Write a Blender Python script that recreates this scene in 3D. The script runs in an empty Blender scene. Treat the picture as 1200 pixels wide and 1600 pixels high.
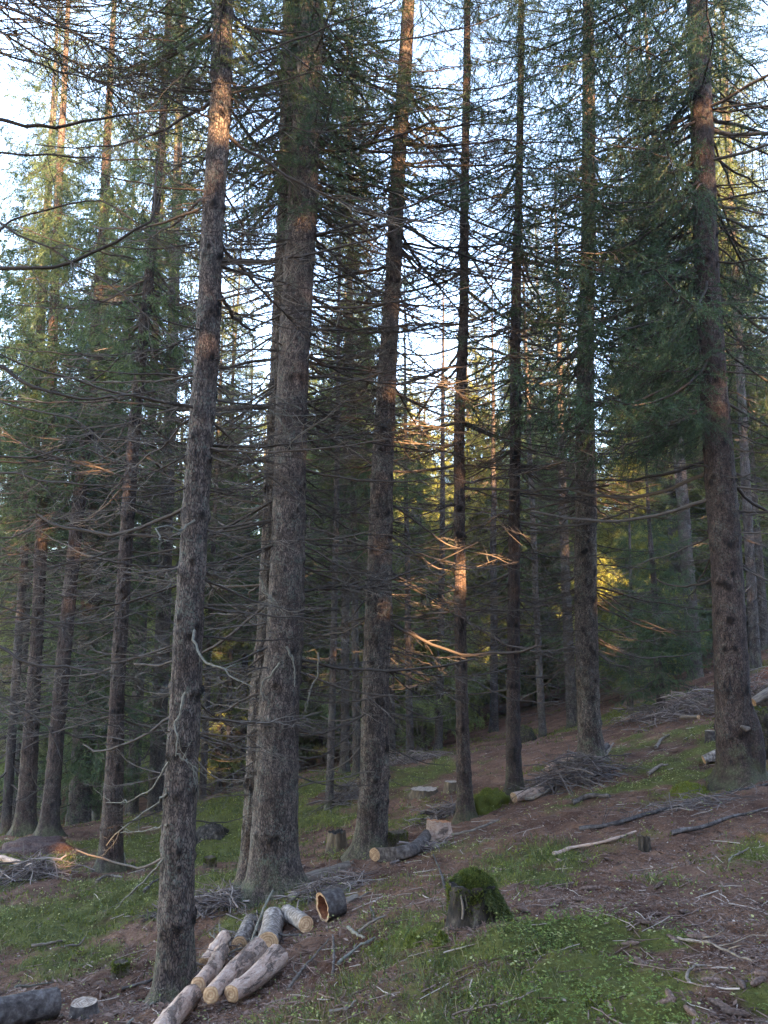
import bpy, math, time
import numpy as np
from mathutils import Matrix, Vector

# ------------------------------------------------------------------ camera, sky, sun, exposure
SC = bpy.context.scene
COL = SC.collection
F = 1209.0                       # focal length in pixels of the 1200 x 1600 photograph
PITCH = math.radians(9.0)
CAMZ = 1.55
cam_d = bpy.data.cameras.new('camera')
cam = bpy.data.objects.new('camera', cam_d)
COL.objects.link(cam)
cam.location = (0, 0, CAMZ)
cam.rotation_euler = (math.pi / 2 + PITCH, 0, 0)
cam_d.sensor_fit = 'VERTICAL'
cam_d.angle = 2 * math.atan(800 / F)
cam_d.clip_start = 0.05
cam_d.clip_end = 2000
SC.camera = cam

SUN_EL = math.radians(14.0)
SUN_AZ = math.radians(157.0)      # clockwise from +Y: the sun is low behind the right shoulder
SUNDIR = np.array([math.sin(SUN_AZ) * math.cos(SUN_EL), math.cos(SUN_AZ) * math.cos(SUN_EL), math.sin(SUN_EL)])
world = bpy.data.worlds.new('World')
SC.world = world
world.use_nodes = True
wn = world.node_tree
wn.nodes.clear()
w_out = wn.nodes.new('ShaderNodeOutputWorld')
w_bg = wn.nodes.new('ShaderNodeBackground')
w_sky = wn.nodes.new('ShaderNodeTexSky')
w_sky.sky_type = 'NISHITA'
w_sky.sun_disc = False
w_sky.sun_elevation = SUN_EL
w_sky.sun_rotation = SUN_AZ
w_sky.altitude = 900
w_sky.air_density = 1.0
w_sky.dust_density = 0.5
w_sky.ozone_density = 2.0
w_bg.inputs['Strength'].default_value = 0.15
wn.links.new(w_sky.outputs[0], w_bg.inputs[0])
wn.links.new(w_bg.outputs[0], w_out.inputs[0])

sun_d = bpy.data.lights.new('sun', 'SUN')
sun_d.energy = 5.0
sun_d.angle = math.radians(0.5)
sun_d.color = (1.0, 0.70, 0.40)
sun = bpy.data.objects.new('sun', sun_d)
COL.objects.link(sun)
sun.rotation_euler = Vector((-SUNDIR[0], -SUNDIR[1], -SUNDIR[2])).to_track_quat('-Z', 'Y').to_euler()

SC.view_settings.view_transform = 'Standard'
SC.view_settings.look = 'None'
SC.view_settings.exposure = 4.0
SC.view_settings.use_white_balance = True
SC.view_settings.white_balance_temperature = 7500
SC.view_settings.white_balance_tint = 17
SC.view_settings.gamma = 1.0
SC.cycles.max_bounces = 6
SC.cycles.diffuse_bounces = 3
SC.cycles.glossy_bounces = 1
SC.cycles.transmission_bounces = 3
SC.cycles.transparent_max_bounces = 4
SC.cycles.use_denoising = True
SC.cycles.sample_clamp_indirect = 4.0

RNG = np.random.default_rng(11)

# ------------------------------------------------------------------ pixel -> world
def ray(px, py):
    dx = (px - 600.0) / F
    dy = -(py - 800.0) / F
    return np.array([dx, math.cos(PITCH) - math.sin(PITCH) * dy, math.sin(PITCH) + math.cos(PITCH) * dy])

def P(px, py, Y):
    r = ray(px, py)
    return np.array([0, 0, CAMZ]) + r * (Y / r[1])

def zc(p):                       # distance along the camera axis
    return p[1] * math.cos(PITCH) + (p[2] - CAMZ) * math.sin(PITCH)

def project(p):
    d = zc(p)
    up = -p[1] * math.sin(PITCH) + (p[2] - CAMZ) * math.cos(PITCH)
    return 600 + F * p[0] / d, 800 - F * up / d

# ------------------------------------------------------------------ noise
def _hash(ix, iy, seed):
    h = (ix.astype(np.int64) * 374761393 + iy.astype(np.int64) * 668265263 + seed * 1442695041) & 0x7fffffff
    h = ((h ^ (h >> 13)) * 1274126177) & 0x7fffffff
    return ((h ^ (h >> 16)) & 0xffff) / 65535.0

def vnoise(x, y, seed=0):
    x = np.asarray(x, float); y = np.asarray(y, float)
    ix = np.floor(x); iy = np.floor(y)
    fx = x - ix; fy = y - iy
    fx = fx * fx * (3 - 2 * fx); fy = fy * fy * (3 - 2 * fy)
    a = _hash(ix, iy, seed); b = _hash(ix + 1, iy, seed)
    c = _hash(ix, iy + 1, seed); d = _hash(ix + 1, iy + 1, seed)
    return (a * (1 - fx) + b * fx) * (1 - fy) + (c * (1 - fx) + d * fx) * fy

def fbm(x, y, octaves=4, seed=0):
    s = 0; a = 0.5
    for o in range(octaves):
        s = s + a * (vnoise(x * 2 ** o, y * 2 ** o, seed + o * 17) - 0.5) * 2
        a *= 0.5
    return s

# ------------------------------------------------------------------ terrain
CTRL_PX = [(0,1600,4.7),(150,1600,4.4),(300,1600,4.1),(600,1600,3.2),(900,1600,2.9),(1200,1600,2.75),
           (1200,1400,4.4),(735,1445,4.1),(1010,1330,5.8),(850,1280,7.4),(273,1560,5.2),(400,1510,5.0),
           (505,1440,5.6),(425,1395,7.0),(578,1338,8.0),(727,1280,9.0),(805,1245,9.6),(925,1195,10.3),
           (1157,1225,7.8),(172,1360,10.0),(75,1308,12.5),(40,1302,13.0),(620,1185,18),(1080,1065,18),
           (895,1140,16),(515,1225,14),(240,1275,18),(340,1240,18),(1035,1110,14),(1190,1100,12),
           (0,1400,8.5),(150,1480,6.6),(330,1330,12)]
CTRL = [P(*c) for c in CTRL_PX] + [np.array(v, float) for v in
        [(0,0,0),(2,0,.35),(-2,0,-.5),(0,-4,-.1),(6,-4,1.2),(-6,-4,-1.6),(9,5,1.6),(-9,5,-2.2),(8,12,1.4),(-12,14,-3.2),
         (0,30,-2.0),(14,26,2.2),(-16,28,-4.2),(0,55,-4),(32,45,3.5),(-34,45,-8),(45,0,10),(-45,0,-10),(0,-50,1),
         (0,140,-9),(110,120,6),(-110,120,-18),(140,0,16),(-140,0,-22),(0,-140,2),(120,-120,14),(-120,-120,-16)]]
CTRL = np.array(CTRL)
def _tps_fit(c, lam=0.02):
    n = len(c); X = c[:, :2]
    d2 = ((X[:, None] - X[None]) ** 2).sum(-1)
    K = np.where(d2 > 0, 0.5 * d2 * np.log(np.maximum(d2, 1e-12)), 0) + lam * np.eye(n)
    Pm = np.c_[np.ones(n), X]
    A = np.zeros((n + 3, n + 3)); A[:n, :n] = K; A[:n, n:] = Pm; A[n:, :n] = Pm.T
    return np.linalg.solve(A, np.r_[c[:, 2], 0, 0, 0])
TPSW = _tps_fit(CTRL)
def ground_z(x, y, fine=True):
    x = np.atleast_1d(np.asarray(x, float)); y = np.atleast_1d(np.asarray(y, float))
    out = np.zeros(x.shape)
    for s in range(0, len(x), 20000):
        xs = x[s:s + 20000]; ys = y[s:s + 20000]
        d2 = (xs[:, None] - CTRL[None, :, 0]) ** 2 + (ys[:, None] - CTRL[None, :, 1]) ** 2
        K = 0.5 * d2 * np.log(np.maximum(d2, 1e-12))
        out[s:s + 20000] = K @ TPSW[:-3] + TPSW[-3] + TPSW[-2] * xs + TPSW[-1] * ys
    if fine:
        out = out + 0.05 * fbm(x * 0.9, y * 0.9, 3, 3) + 0.042 * fbm(x * 3.7, y * 3.7, 3, 9)
        out = out + 0.030 * fbm(x * 14, y * 14, 3, 21)
    return out
def gz(x, y): return float(ground_z(x, y)[0])
def hit(px, py):                 # where a pixel's line of sight meets the ground
    r = ray(px, py)
    Y = np.linspace(2.2, 60, 3000)
    pts = r[None] * (Y / r[1])[:, None]
    z = pts[:, 2] + CAMZ
    g = ground_z(pts[:, 0], pts[:, 1])
    k = np.argmax(z < g)
    if not (z < g).any(): k = len(Y) - 1
    return np.array([pts[k, 0], pts[k, 1], g[k]])

# ------------------------------------------------------------------ mesh builder
class MB:
    def __init__(self):
        self.v = []; self.t = []; self.q = []; self.tm = []; self.qm = []; self.n = 0
        self.col = []
    def add(self, v, tris=None, quads=None, mi=0, col=0.5):
        v = np.asarray(v, np.float32).reshape(-1, 3)
        if tris is not None and len(tris):
            t = np.asarray(tris, np.int32) + self.n
            self.t.append(t); self.tm.append(np.full(len(t), mi, np.int32))
        if quads is not None and len(quads):
            q = np.asarray(quads, np.int32) + self.n
            self.q.append(q); self.qm.append(np.full(len(q), mi, np.int32))
        self.v.append(v); self.n += len(v)
        c = np.asarray(col, np.float32)
        self.col.append(np.full(len(v), float(c), np.float32) if c.ndim == 0 else c)
    def arrays(self):
        z3 = np.zeros((0, 3), np.int32); z4 = np.zeros((0, 4), np.int32); z = np.zeros(0, np.int32)
        return (np.concatenate(self.v), np.concatenate(self.t) if self.t else z3, np.concatenate(self.tm) if self.tm else z,
                np.concatenate(self.q) if self.q else z4, np.concatenate(self.qm) if self.qm else z, np.concatenate(self.col))
    def add_arrays(self, arr, R, s, t):
        v, tr, tm, q, qm, c = arr
        v2 = (v * s) @ np.asarray(R, np.float32).T + np.asarray(t, np.float32)
        if len(tr): self.t.append(tr + self.n); self.tm.append(tm)
        if len(q): self.q.append(q + self.n); self.qm.append(qm)
        self.v.append(v2.astype(np.float32)); self.n += len(v); self.col.append(c)
    def mesh(self, name, mats, smooth=False):
        v, t, tm, q, qm, c = self.arrays()
        me = bpy.data.meshes.new(name)
        me.vertices.add(len(v)); me.vertices.foreach_set('co', v.ravel())
        nl = len(t) * 3 + len(q) * 4; npoly = len(t) + len(q)
        me.loops.add(nl); me.loops.foreach_set('vertex_index', np.concatenate([t.ravel(), q.ravel()]).astype(np.int32))
        me.polygons.add(npoly)
        ls = np.concatenate([np.arange(len(t)) * 3, len(t) * 3 + np.arange(len(q)) * 4]).astype(np.int32)
        me.polygons.foreach_set('loop_start', ls)
        me.polygons.foreach_set('material_index', np.concatenate([tm, qm]).astype(np.int32))
        if smooth: me.polygons.foreach_set('use_smooth', np.ones(npoly, bool))
        a = me.attributes.new('var', 'FLOAT', 'POINT'); a.data.foreach_set('value', c)
        for m in (mats if isinstance(mats, (list, tuple)) else [mats]): me.materials.append(m)
        me.update(calc_edges=True)
        return me

def link(name, me, parent=None, label=None, cat=None, group=None, kind=None):
    o = bpy.data.objects.new(name, me)
    COL.objects.link(o)
    if parent is not None: o.parent = parent
    if label: o['label'] = label
    if cat: o['category'] = cat
    if group: o['group'] = group
    if kind: o['kind'] = kind
    return o
def empty(name, loc, label, cat, group=None):
    o = link(name, None, None, label, cat, group)
    o.location = loc; o.empty_display_size = 0.1
    return o

def norm(a): return a / np.maximum(np.linalg.norm(a, axis=-1, keepdims=True), 1e-9)
def tube(mb, pts, rad, sides=6, mi=0, col=0.5, cap=False):
    pts = np.asarray(pts, float); n = len(pts)
    rad = np.broadcast_to(np.asarray(rad, float), (n,))
    tg = norm(np.gradient(pts, axis=0))
    m = np.abs(tg.mean(0)); ref = np.eye(3)[np.argmin(m)]
    u = norm(np.cross(tg, ref)); w = np.cross(tg, u)
    a = np.arange(sides) / sides * 2 * np.pi
    v = pts[:, None] + rad[:, None, None] * (np.cos(a)[None, :, None] * u[:, None] + np.sin(a)[None, :, None] * w[:, None])
    i = np.arange(n - 1)[:, None] * sides; j = np.arange(sides)[None]; j2 = (j + 1) % sides
    q = np.stack([i + j, i + j2, i + sides + j2, i + sides + j], -1).reshape(-1, 4)
    mb.add(v.reshape(-1, 3), None, q, mi, col)
    if cap:
        for k in (0, n - 1):
            mb.add(np.r_[v[k], pts[k][None]], [(x, (x + 1) % sides, sides) for x in range(sides)], None, mi, col)

def catmull(pts, n):
    pts = np.asarray(pts, float)
    p = np.vstack([2 * pts[0] - pts[1], pts, 2 * pts[-1] - pts[-2]])
    out = []
    seg = len(pts) - 1
    for u in np.linspace(0, seg, n):
        k = min(int(u), seg - 1); t = u - k
        a, b, c, d = p[k], p[k + 1], p[k + 2], p[k + 3]
        out.append(0.5 * ((2 * b) + (-a + c) * t + (2 * a - 5 * b + 4 * c - d) * t * t + (-a + 3 * b - 3 * c + d) * t ** 3))
    return np.array(out)

def rotz(a):
    c, s = math.cos(a), math.sin(a)
    return np.array([[c, -s, 0], [s, c, 0], [0, 0, 1.0]])
def roty(a):                     # positive lifts +X upwards
    c, s = math.cos(a), math.sin(a)
    return np.array([[c, 0, -s], [0, 1.0, 0], [s, 0, c]])
def rotx(a):
    c, s = math.cos(a), math.sin(a)
    return np.array([[1.0, 0, 0], [0, c, -s], [0, s, c]])

# ------------------------------------------------------------------ materials
def mat(name):
    m = bpy.data.materials.new(name); m.use_nodes = True
    nt = m.node_tree; nt.nodes.clear()
    out = nt.nodes.new('ShaderNodeOutputMaterial'); b = nt.nodes.new('ShaderNodeBsdfPrincipled')
    nt.links.new(b.outputs[0], out.inputs[0])
    b.inputs['Specular IOR Level'].default_value = 0.25
    b.inputs['Roughness'].default_value = 0.85
    return m, nt, b, out
def N(nt, t, **kw):
    n = nt.nodes.new(t)
    for k, v in kw.items():
        if k.startswith('i_'):
            key = k[2:].replace('_', ' ')
            n.inputs[key].default_value = v
        else: setattr(n, k, v)
    return n
def ramp(nt, src, stops):
    r = nt.nodes.new('ShaderNodeValToRGB')
    e = r.color_ramp.elements
    while len(e) < len(stops): e.new(0.5)
    for k, (p, c) in enumerate(stops):
        e[k].position = p; e[k].color = (*c, 1) if len(c) == 3 else c
    nt.links.new(src, r.inputs[0]); return r.outputs[0]
def mixc(nt, f, a, b, mode='MIX'):
    m = nt.nodes.new('ShaderNodeMix'); m.data_type = 'RGBA'; m.blend_type = mode
    for s, v in ((m.inputs[0], f), (m.inputs[6], a), (m.inputs[7], b)):
        if isinstance(v, (int, float)): s.default_value = v
        elif isinstance(v, tuple): s.default_value = (*v, 1)
        else: nt.links.new(v, s)
    return m.outputs[2]
def coords(nt, scale=(1, 1, 1)):
    tc = nt.nodes.new('ShaderNodeTexCoord'); mp = nt.nodes.new('ShaderNodeMapping')
    mp.inputs['Scale'].default_value = scale
    nt.links.new(tc.outputs['Object'], mp.inputs[0]); return mp.outputs[0]
def noise(nt, vec, scale, detail=4, rough=0.6, dist=0.0):
    n = N(nt, 'ShaderNodeTexNoise', i_Scale=scale, i_Detail=detail, i_Roughness=rough, i_Distortion=dist)
    nt.links.new(vec, n.inputs['Vector']); return n.outputs['Fac']
def bump(nt, h, bsdf, dist=0.01, strength=1.0):
    b = N(nt, 'ShaderNodeBump', i_Distance=dist, i_Strength=strength)
    nt.links.new(h, b.inputs['Height']); nt.links.new(b.outputs[0], bsdf.inputs['Normal'])
def math_(nt, op, a, b=0.0):
    m = nt.nodes.new('ShaderNodeMath'); m.operation = op
    for s, v in ((m.inputs[0], a), (m.inputs[1], b)):
        if isinstance(v, (int, float)): s.default_value = v
        else: nt.links.new(v, s)
    return m.outputs[0]

def bark_mat(name, dark, mid, light, lichen=0.35, scale=1.0):
    m, nt, b, out = mat(name)
    v1 = coords(nt, (1, 1, 0.38)); v2 = coords(nt, (1, 1, 1))
    vor = N(nt, 'ShaderNodeTexVoronoi', i_Scale=74 * scale); vor.feature = 'DISTANCE_TO_EDGE'
    # warp the plates a little
    wv = N(nt, 'ShaderNodeVectorMath'); wv.operation = 'MULTIPLY_ADD'
    nn = N(nt, 'ShaderNodeTexNoise', i_Scale=14 * scale, i_Detail=2.0); nt.links.new(v1, nn.inputs['Vector'])
    nt.links.new(nn.outputs['Color'], wv.inputs[0]); wv.inputs[1].default_value = (.05, .05, .05); nt.links.new(v1, wv.inputs[2])
    nt.links.new(wv.outputs[0], vor.inputs['Vector'])
    plates = ramp(nt, vor.outputs['Distance'], [(0.0, (.5, .5, .5)), (0.14, (1, 1, 1))])
    n1 = noise(nt, v1, 34 * scale, 6, 0.72)
    n2 = noise(nt, v2, 3.2, 4, 0.6)
    f = math_(nt, 'MULTIPLY', plates, n1)
    c = ramp(nt, f, [(0.26, dark), (0.46, mid), (0.64, light)])
    tint = ramp(nt, n2, [(0.3, (0.55, 0.47, 0.44)), (0.52, (1, 1, 1)), (0.72, (1.35, 1.35, 1.38))])
    c = mixc(nt, 1.0, c, tint, 'MULTIPLY')
    ln = noise(nt, v2, 6.5, 5, 0.75)
    lf = noise(nt, v2, 60, 3, 0.6)
    lm = ramp(nt, math_(nt, 'MULTIPLY', ln, lf), [(0.27, (0, 0, 0)), (0.36, (lichen, lichen, lichen))])
    c = mixc(nt, lm, c, (0.14, 0.16, 0.125))
    oi = nt.nodes.new('ShaderNodeObjectInfo')
    rv = ramp(nt, oi.outputs['Random'], [(0, (0.78, 0.76, 0.78)), (1, (1.12, 1.1, 1.05))])
    c = mixc(nt, 1.0, c, rv, 'MULTIPLY')
    sz = nt.nodes.new('ShaderNodeSeparateXYZ'); nt.links.new(v2, sz.inputs[0])
    foot = math_(nt, 'SUBTRACT', math_(nt, 'ADD', ln, 0.12), math_(nt, 'MULTIPLY', sz.outputs['Z'], 0.55))
    c = mixc(nt, ramp(nt, foot, [(0.46, (0, 0, 0)), (0.66, (.5, .5, .5))]), c, mixc(nt, lf, (0.03, 0.034, 0.012), (0.10, 0.105, 0.035)))
    at = nt.nodes.new('ShaderNodeAttribute'); at.attribute_name = 'var'
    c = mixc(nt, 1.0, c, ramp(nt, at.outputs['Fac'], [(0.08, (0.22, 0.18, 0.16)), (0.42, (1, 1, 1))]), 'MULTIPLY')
    nt.links.new(c, b.inputs['Base Color'])
    h = math_(nt, 'ADD', math_(nt, 'MULTIPLY', plates, 0.7), math_(nt, 'MULTIPLY', n1, 0.9))
    bump(nt, h, b, 0.012, 1.0)
    return m
BARK = bark_mat('spruce_bark', (0.020, 0.014, 0.011), (0.082, 0.057, 0.045), (0.22, 0.165, 0.13), 0.5)
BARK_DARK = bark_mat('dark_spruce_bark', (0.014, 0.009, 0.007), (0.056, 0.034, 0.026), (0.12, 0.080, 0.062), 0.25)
BARK_FAR = bark_mat('distant_bark', (0.02, 0.015, 0.013), (0.07, 0.052, 0.045), (0.15, 0.12, 0.105), 0.5)

def simple(name, stops, nscale=20, rough=0.85, bumpd=0.004, stretch=(1, 1, 1), spec=0.2, use_var=False, rand=True):
    m, nt, b, out = mat(name)
    b.inputs['Roughness'].default_value = rough; b.inputs['Specular IOR Level'].default_value = spec
    v = coords(nt, stretch); n = noise(nt, v, nscale, 5, 0.65)
    if use_var:
        a = nt.nodes.new('ShaderNodeAttribute'); a.attribute_name = 'var'
        n = math_(nt, 'ADD', math_(nt, 'MULTIPLY', a.outputs['Fac'], 0.75), math_(nt, 'MULTIPLY', n, 0.25))
    c = ramp(nt, n, stops)
    if rand:
        oi = nt.nodes.new('ShaderNodeObjectInfo')
        rv = ramp(nt, oi.outputs['Random'], [(0, (0.75, 0.75, 0.75)), (1, (1.2, 1.18, 1.15))])
        c = mixc(nt, 1.0, c, rv, 'MULTIPLY')
    nt.links.new(c, b.inputs['Base Color'])
    if bumpd: bump(nt, n, b, bumpd, 0.8)
    return m
TWIG = simple('dead_twig', [(0.2, (0.022, 0.016, 0.013)), (0.5, (0.075, 0.057, 0.045)), (0.85, (0.21, 0.18, 0.15))], 30, use_var=True, bumpd=0)
TWIG_PALE = simple('lichened_twig', [(0.25, (0.07, 0.06, 0.046)), (0.6, (0.16, 0.145, 0.115)), (0.85, (0.27, 0.25, 0.20))], 40)
def peeled_mat():
    m, nt, b, out = mat('peeled_log'); b.inputs['Roughness'].default_value = .8
    v = coords(nt, (.45, 1.3, 1.3)); v2 = coords(nt)
    n1 = noise(nt, v, 7, 6, .72, .6); n2 = noise(nt, v, 42, 5, .7); n3 = noise(nt, v2, 120, 3, .6)
    wood = ramp(nt, n2, [(.3, (.28, .17, .12)), (.5, (.46, .31, .235)), (.7, (.62, .48, .39))])
    bark = ramp(nt, n2, [(.3, (.035, .022, .017)), (.55, (.13, .085, .065)), (.75, (.26, .19, .155))])
    f = ramp(nt, math_(nt, 'ADD', n1, math_(nt, 'MULTIPLY', math_(nt, 'SUBTRACT', n2, .5), .35)), [(.56, (0, 0, 0)), (.60, (.85, .85, .85))])
    c = mixc(nt, f, wood, bark); oi = nt.nodes.new('ShaderNodeObjectInfo')
    c = mixc(nt, 1.0, c, ramp(nt, oi.outputs['Random'], [(0, (.72, .68, .66)), (1, (1.1, 1.06, 1.0))]), 'MULTIPLY')
    nt.links.new(c, b.inputs['Base Color']); bump(nt, math_(nt, 'ADD', math_(nt, 'MULTIPLY', f, .8), math_(nt, 'ADD', n2, math_(nt, 'MULTIPLY', n3, .4))), b, .010, 1.0)
    return m
LOGBARK = peeled_mat()
LOGGREY = simple('grey_log_bark', [(0.34, (0.045, 0.034, 0.028)), (0.5, (0.16, 0.125, 0.105)), (0.64, (0.31, 0.26, 0.225))], 34, bumpd=0.008)
LOGDARK = simple('dark_log_bark', [(0.3, (0.018, 0.014, 0.012)), (0.5, (0.06, 0.046, 0.04)), (0.7, (0.13, 0.11, 0.10))], 24, bumpd=0.008)
ROTWOOD = simple('rotten_wood', [(0.3, (0.05, 0.014, 0.007)), (0.55, (0.17, 0.055, 0.022)), (0.75, (0.30, 0.13, 0.06))], 25, bumpd=0.01)
GREYWOOD = simple('weathered_wood', [(0.3, (0.06, 0.045, 0.036)), (0.55, (0.15, 0.115, 0.09)), (0.75, (0.26, 0.21, 0.17))], 30, bumpd=0.004, stretch=(.15, 1, 1))

def cut_mat(name, axis, inner, outer):
    m, nt, b, out = mat(name)
    tc = nt.nodes.new('ShaderNodeTexCoord'); sp = nt.nodes.new('ShaderNodeSeparateXYZ')
    nt.links.new(tc.outputs['Object'], sp.inputs[0])
    ax = {'X': ('Y', 'Z'), 'Z': ('X', 'Y')}[axis]
    d = math_(nt, 'SQRT', math_(nt, 'ADD', math_(nt, 'POWER', math_(nt, 'ABSOLUTE', sp.outputs[ax[0]]), 2.0),
                                math_(nt, 'POWER', math_(nt, 'ABSOLUTE', sp.outputs[ax[1]]), 2.0)))
    n = noise(nt, tc.outputs['Object'], 9, 3, 0.6)
    dd = math_(nt, 'ADD', d, math_(nt, 'MULTIPLY', n, 0.03))
    rings = math_(nt, 'MULTIPLY', math_(nt, 'ADD', math_(nt, 'SINE', math_(nt, 'MULTIPLY', dd, 420.0)), 1.0), 0.5)
    c = mixc(nt, rings, inner, outer)
    n2 = noise(nt, tc.outputs['Object'], 35, 4, 0.7)
    c = mixc(nt, 1.0, c, ramp(nt, n2, [(0.3, (0.45, 0.40, 0.36)), (0.65, (1.1, 1.1, 1.1))]), 'MULTIPLY')
    nt.links.new(c, b.inputs['Base Color']); bump(nt, n2, b, 0.004, 0.7)
    return m
CUTX = cut_mat('sawn_end', 'X', (0.38, 0.205, 0.105), (0.52, 0.33, 0.185))
CUTZ = cut_mat('sawn_stump_top', 'Z', (0.27, 0.185, 0.13), (0.40, 0.31, 0.24))
CUTO = cut_mat('orange_stump_top', 'Z', (0.38, 0.15, 0.07), (0.50, 0.24, 0.12))

def leaf_mat(name, stops, trans=0.35, spec=0.3, objrand=True, rough=0.6):
    m, nt, b, out = mat(name)
    a = nt.nodes.new('ShaderNodeAttribute'); a.attribute_name = 'var'
    c = ramp(nt, a.outputs['Fac'], stops)
    if objrand:
        oi = nt.nodes.new('ShaderNodeObjectInfo')
        rv = ramp(nt, oi.outputs['Random'], [(0, (0.72, 0.82, 0.95)), (0.5, (1.0, 1.0, 1.0)), (1, (1.3, 1.12, 0.8))])
        c = mixc(nt, 1.0, c, rv, 'MULTIPLY')
    nt.links.new(c, b.inputs['Base Color']); b.inputs['Roughness'].default_value = rough
    b.inputs['Specular IOR Level'].default_value = spec
    tr = nt.nodes.new('ShaderNodeBsdfTranslucent'); nt.links.new(c, tr.inputs[0])
    ms = nt.nodes.new('ShaderNodeMixShader'); ms.inputs[0].default_value = trans
    nt.links.new(b.outputs[0], ms.inputs[1]); nt.links.new(tr.outputs[0], ms.inputs[2])
    nt.links.new(ms.outputs[0], out.inputs[0])
    return m
NEEDLE = leaf_mat('spruce_needles', [(0.1, (0.025, 0.045, 0.019)), (0.5, (0.062, 0.098, 0.037)), (0.9, (0.13, 0.165, 0.06))], .42)
NEEDLE_DRY = leaf_mat('dry_needles', [(0.1, (0.16, 0.07, 0.03)), (0.9, (0.30, 0.15, 0.06))])
NEEDLE_PALE_LIT = leaf_mat('pale_lit_needles', [(0.1, (0.09, 0.125, 0.045)), (0.5, (0.19, 0.235, 0.08)), (0.9, (0.29, 0.31, 0.11))], .48)  # needle green raised to carry the lit look of the far trees
MOSS_OLD = leaf_mat('old_moss', [(0.1, (0.022, 0.027, 0.007)), (0.6, (0.085, 0.100, 0.018)), (0.95, (0.18, 0.19, 0.04))], 0.25, 0.1, False)
MOSS = leaf_mat('moss', [(0.1, (0.030, 0.036, 0.008)), (0.6, (0.145, 0.150, 0.022)), (0.95, (0.20, 0.205, 0.05))], 0.3, 0.1, False)
GRASS = leaf_mat('grass_blades', [(0.0, (0.030, 0.040, 0.014)), (0.5, (0.080, 0.098, 0.030)), (0.8, (0.18, 0.17, 0.065)), (1.0, (0.30, 0.23, 0.12))], 0.35, 0.25, False)
COVER = leaf_mat('ground_cover_leaves', [(0.0, (0.045, 0.070, 0.014)), (0.6, (0.135, 0.175, 0.030)), (0.92, (0.22, 0.24, 0.05)), (1.0, (0.28, 0.26, 0.07))], 0.35, 0.35, False)
YLEAF = leaf_mat('yellowing_leaves', [(0.0, (0.13, 0.15, 0.04)), (0.6, (0.27, 0.27, 0.09)), (1.0, (0.42, 0.38, 0.17))], 0.35, 0.2, False)
LITTER = leaf_mat('forest_litter', [(0.0, (0.030, 0.015, 0.011)), (0.45, (0.130, 0.072, 0.050)), (0.8, (0.22, 0.14, 0.11)), (1.0, (0.42, 0.33, 0.26))], 0.1, 0.15, False)

# ------------------------------------------------------------------ ground cover masks (world x, y -> 0..1)
def W(px, py):
    h = hit(px, py); return h[0], h[1]
BLOBS = []                       # (x, y, rx, ry, strength, kind): green ground
def blob(px, py, rx, ry, s=1.0, kind='moss'):
    x, y = W(px, py); BLOBS.append((x, y, rx, ry, s, kind))
for a in [(930,1560,.42,.30,1.1,'cover'),(1010,1590,.22,.2,.9,'cover'),(870,1470,.30,.26,1.0,'cover'),(1190,1570,.12,.18,.8,'cover'),
          (760,1570,.40,.30,.62,'grass'),(640,1520,.42,.42,.55,'grass'),(800,1470,.30,.25,.6,'grass'),(640,1470,.22,.2,1.,'moss'),
          (700,1430,.5,.3,.7,'grass'),(850,1340,.5,.5,.75,'grass'),(800,1370,.45,.4,.7,'grass'),(900,1350,.4,.4,.5,'moss'),(1040,1470,.12,.12,.9,'cover'),(1110,1560,.15,.12,.4,'cover'),
          (1180,1330,.5,.5,.5,'moss'),(960,1320,.5,.3,.7,'moss'),(1060,1215,.9,.5,.8,'yellow'),(960,1235,.9,.4,.8,'yellow'),(880,1260,.5,.4,.6,'yellow'),(1110,1180,1.,.8,.7,'yellow'),
          (1080,1240,.5,.4,.8,'moss'),(960,1120,1.3,1.2,1.0,'moss'),(770,1250,.5,.6,1.0,'moss'),(700,1330,.6,.4,.3,'yellow'),
          (60,1440,1.4,1.3,.9,'grass'),(180,1440,1.0,.8,.7,'grass'),(120,1500,.6,.5,.9,'grass'),(170,1500,.35,.4,.7,'yellow'),(110,1400,1.4,.8,.6,'yellow'),
          (350,1290,1.6,2.6,1.1,'moss'),(330,1340,1.2,1.2,.8,'grass'),(220,1330,1.3,1.4,.8,'yellow'),(260,1380,1.2,.8,.7,'grass'),(380,1250,1.3,2.5,.9,'grass'),
          (380,1440,.5,.5,.5,'grass'),(480,1290,1.1,1.6,.7,'grass'),(500,1225,1.6,1.5,.7,'yellow'),(650,1215,1.6,1.5,.5,'yellow'),(620,1290,.7,.6,.5,'moss'),
          (30,1350,1.2,1.0,.5,'grass'),(600,1395,.4,.35,.35,'grass'),(880,1180,.7,.7,.4,'grass'),(1000,1160,1.2,.8,.6,'yellow')]:
    blob(*a)
def cover(x, y, kinds):
    s = np.zeros(np.shape(x))
    for bx, by, rx, ry, st, k in BLOBS:
        if k in kinds:
            s = np.maximum(s, st * np.exp(-(((x - bx) / rx) ** 2 + ((y - by) / ry) ** 2) * 0.9))
    n = fbm(x * 1.9, y * 1.9, 4, 77)
    far = 0.55 * np.clip((vnoise(x * .33, y * .33, 5) - .35) * 2.2, 0, 1) * np.clip((y - 9) / 6, 0, 1)
    far = far + 0.5 * np.clip((vnoise(x * .5, y * .5, 6) - .45) * 2.2, 0, 1) * np.clip((-x - 2.2) / 2, 0, 1) 
    if 'grass' in kinds or 'moss' in kinds: s = np.maximum(s, far)
    return np.clip((s + 0.62 * n + .25 * fbm(x * 7, y * 7, 3, 79)) * 1.35 - 0.20, 0, 1)

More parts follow.
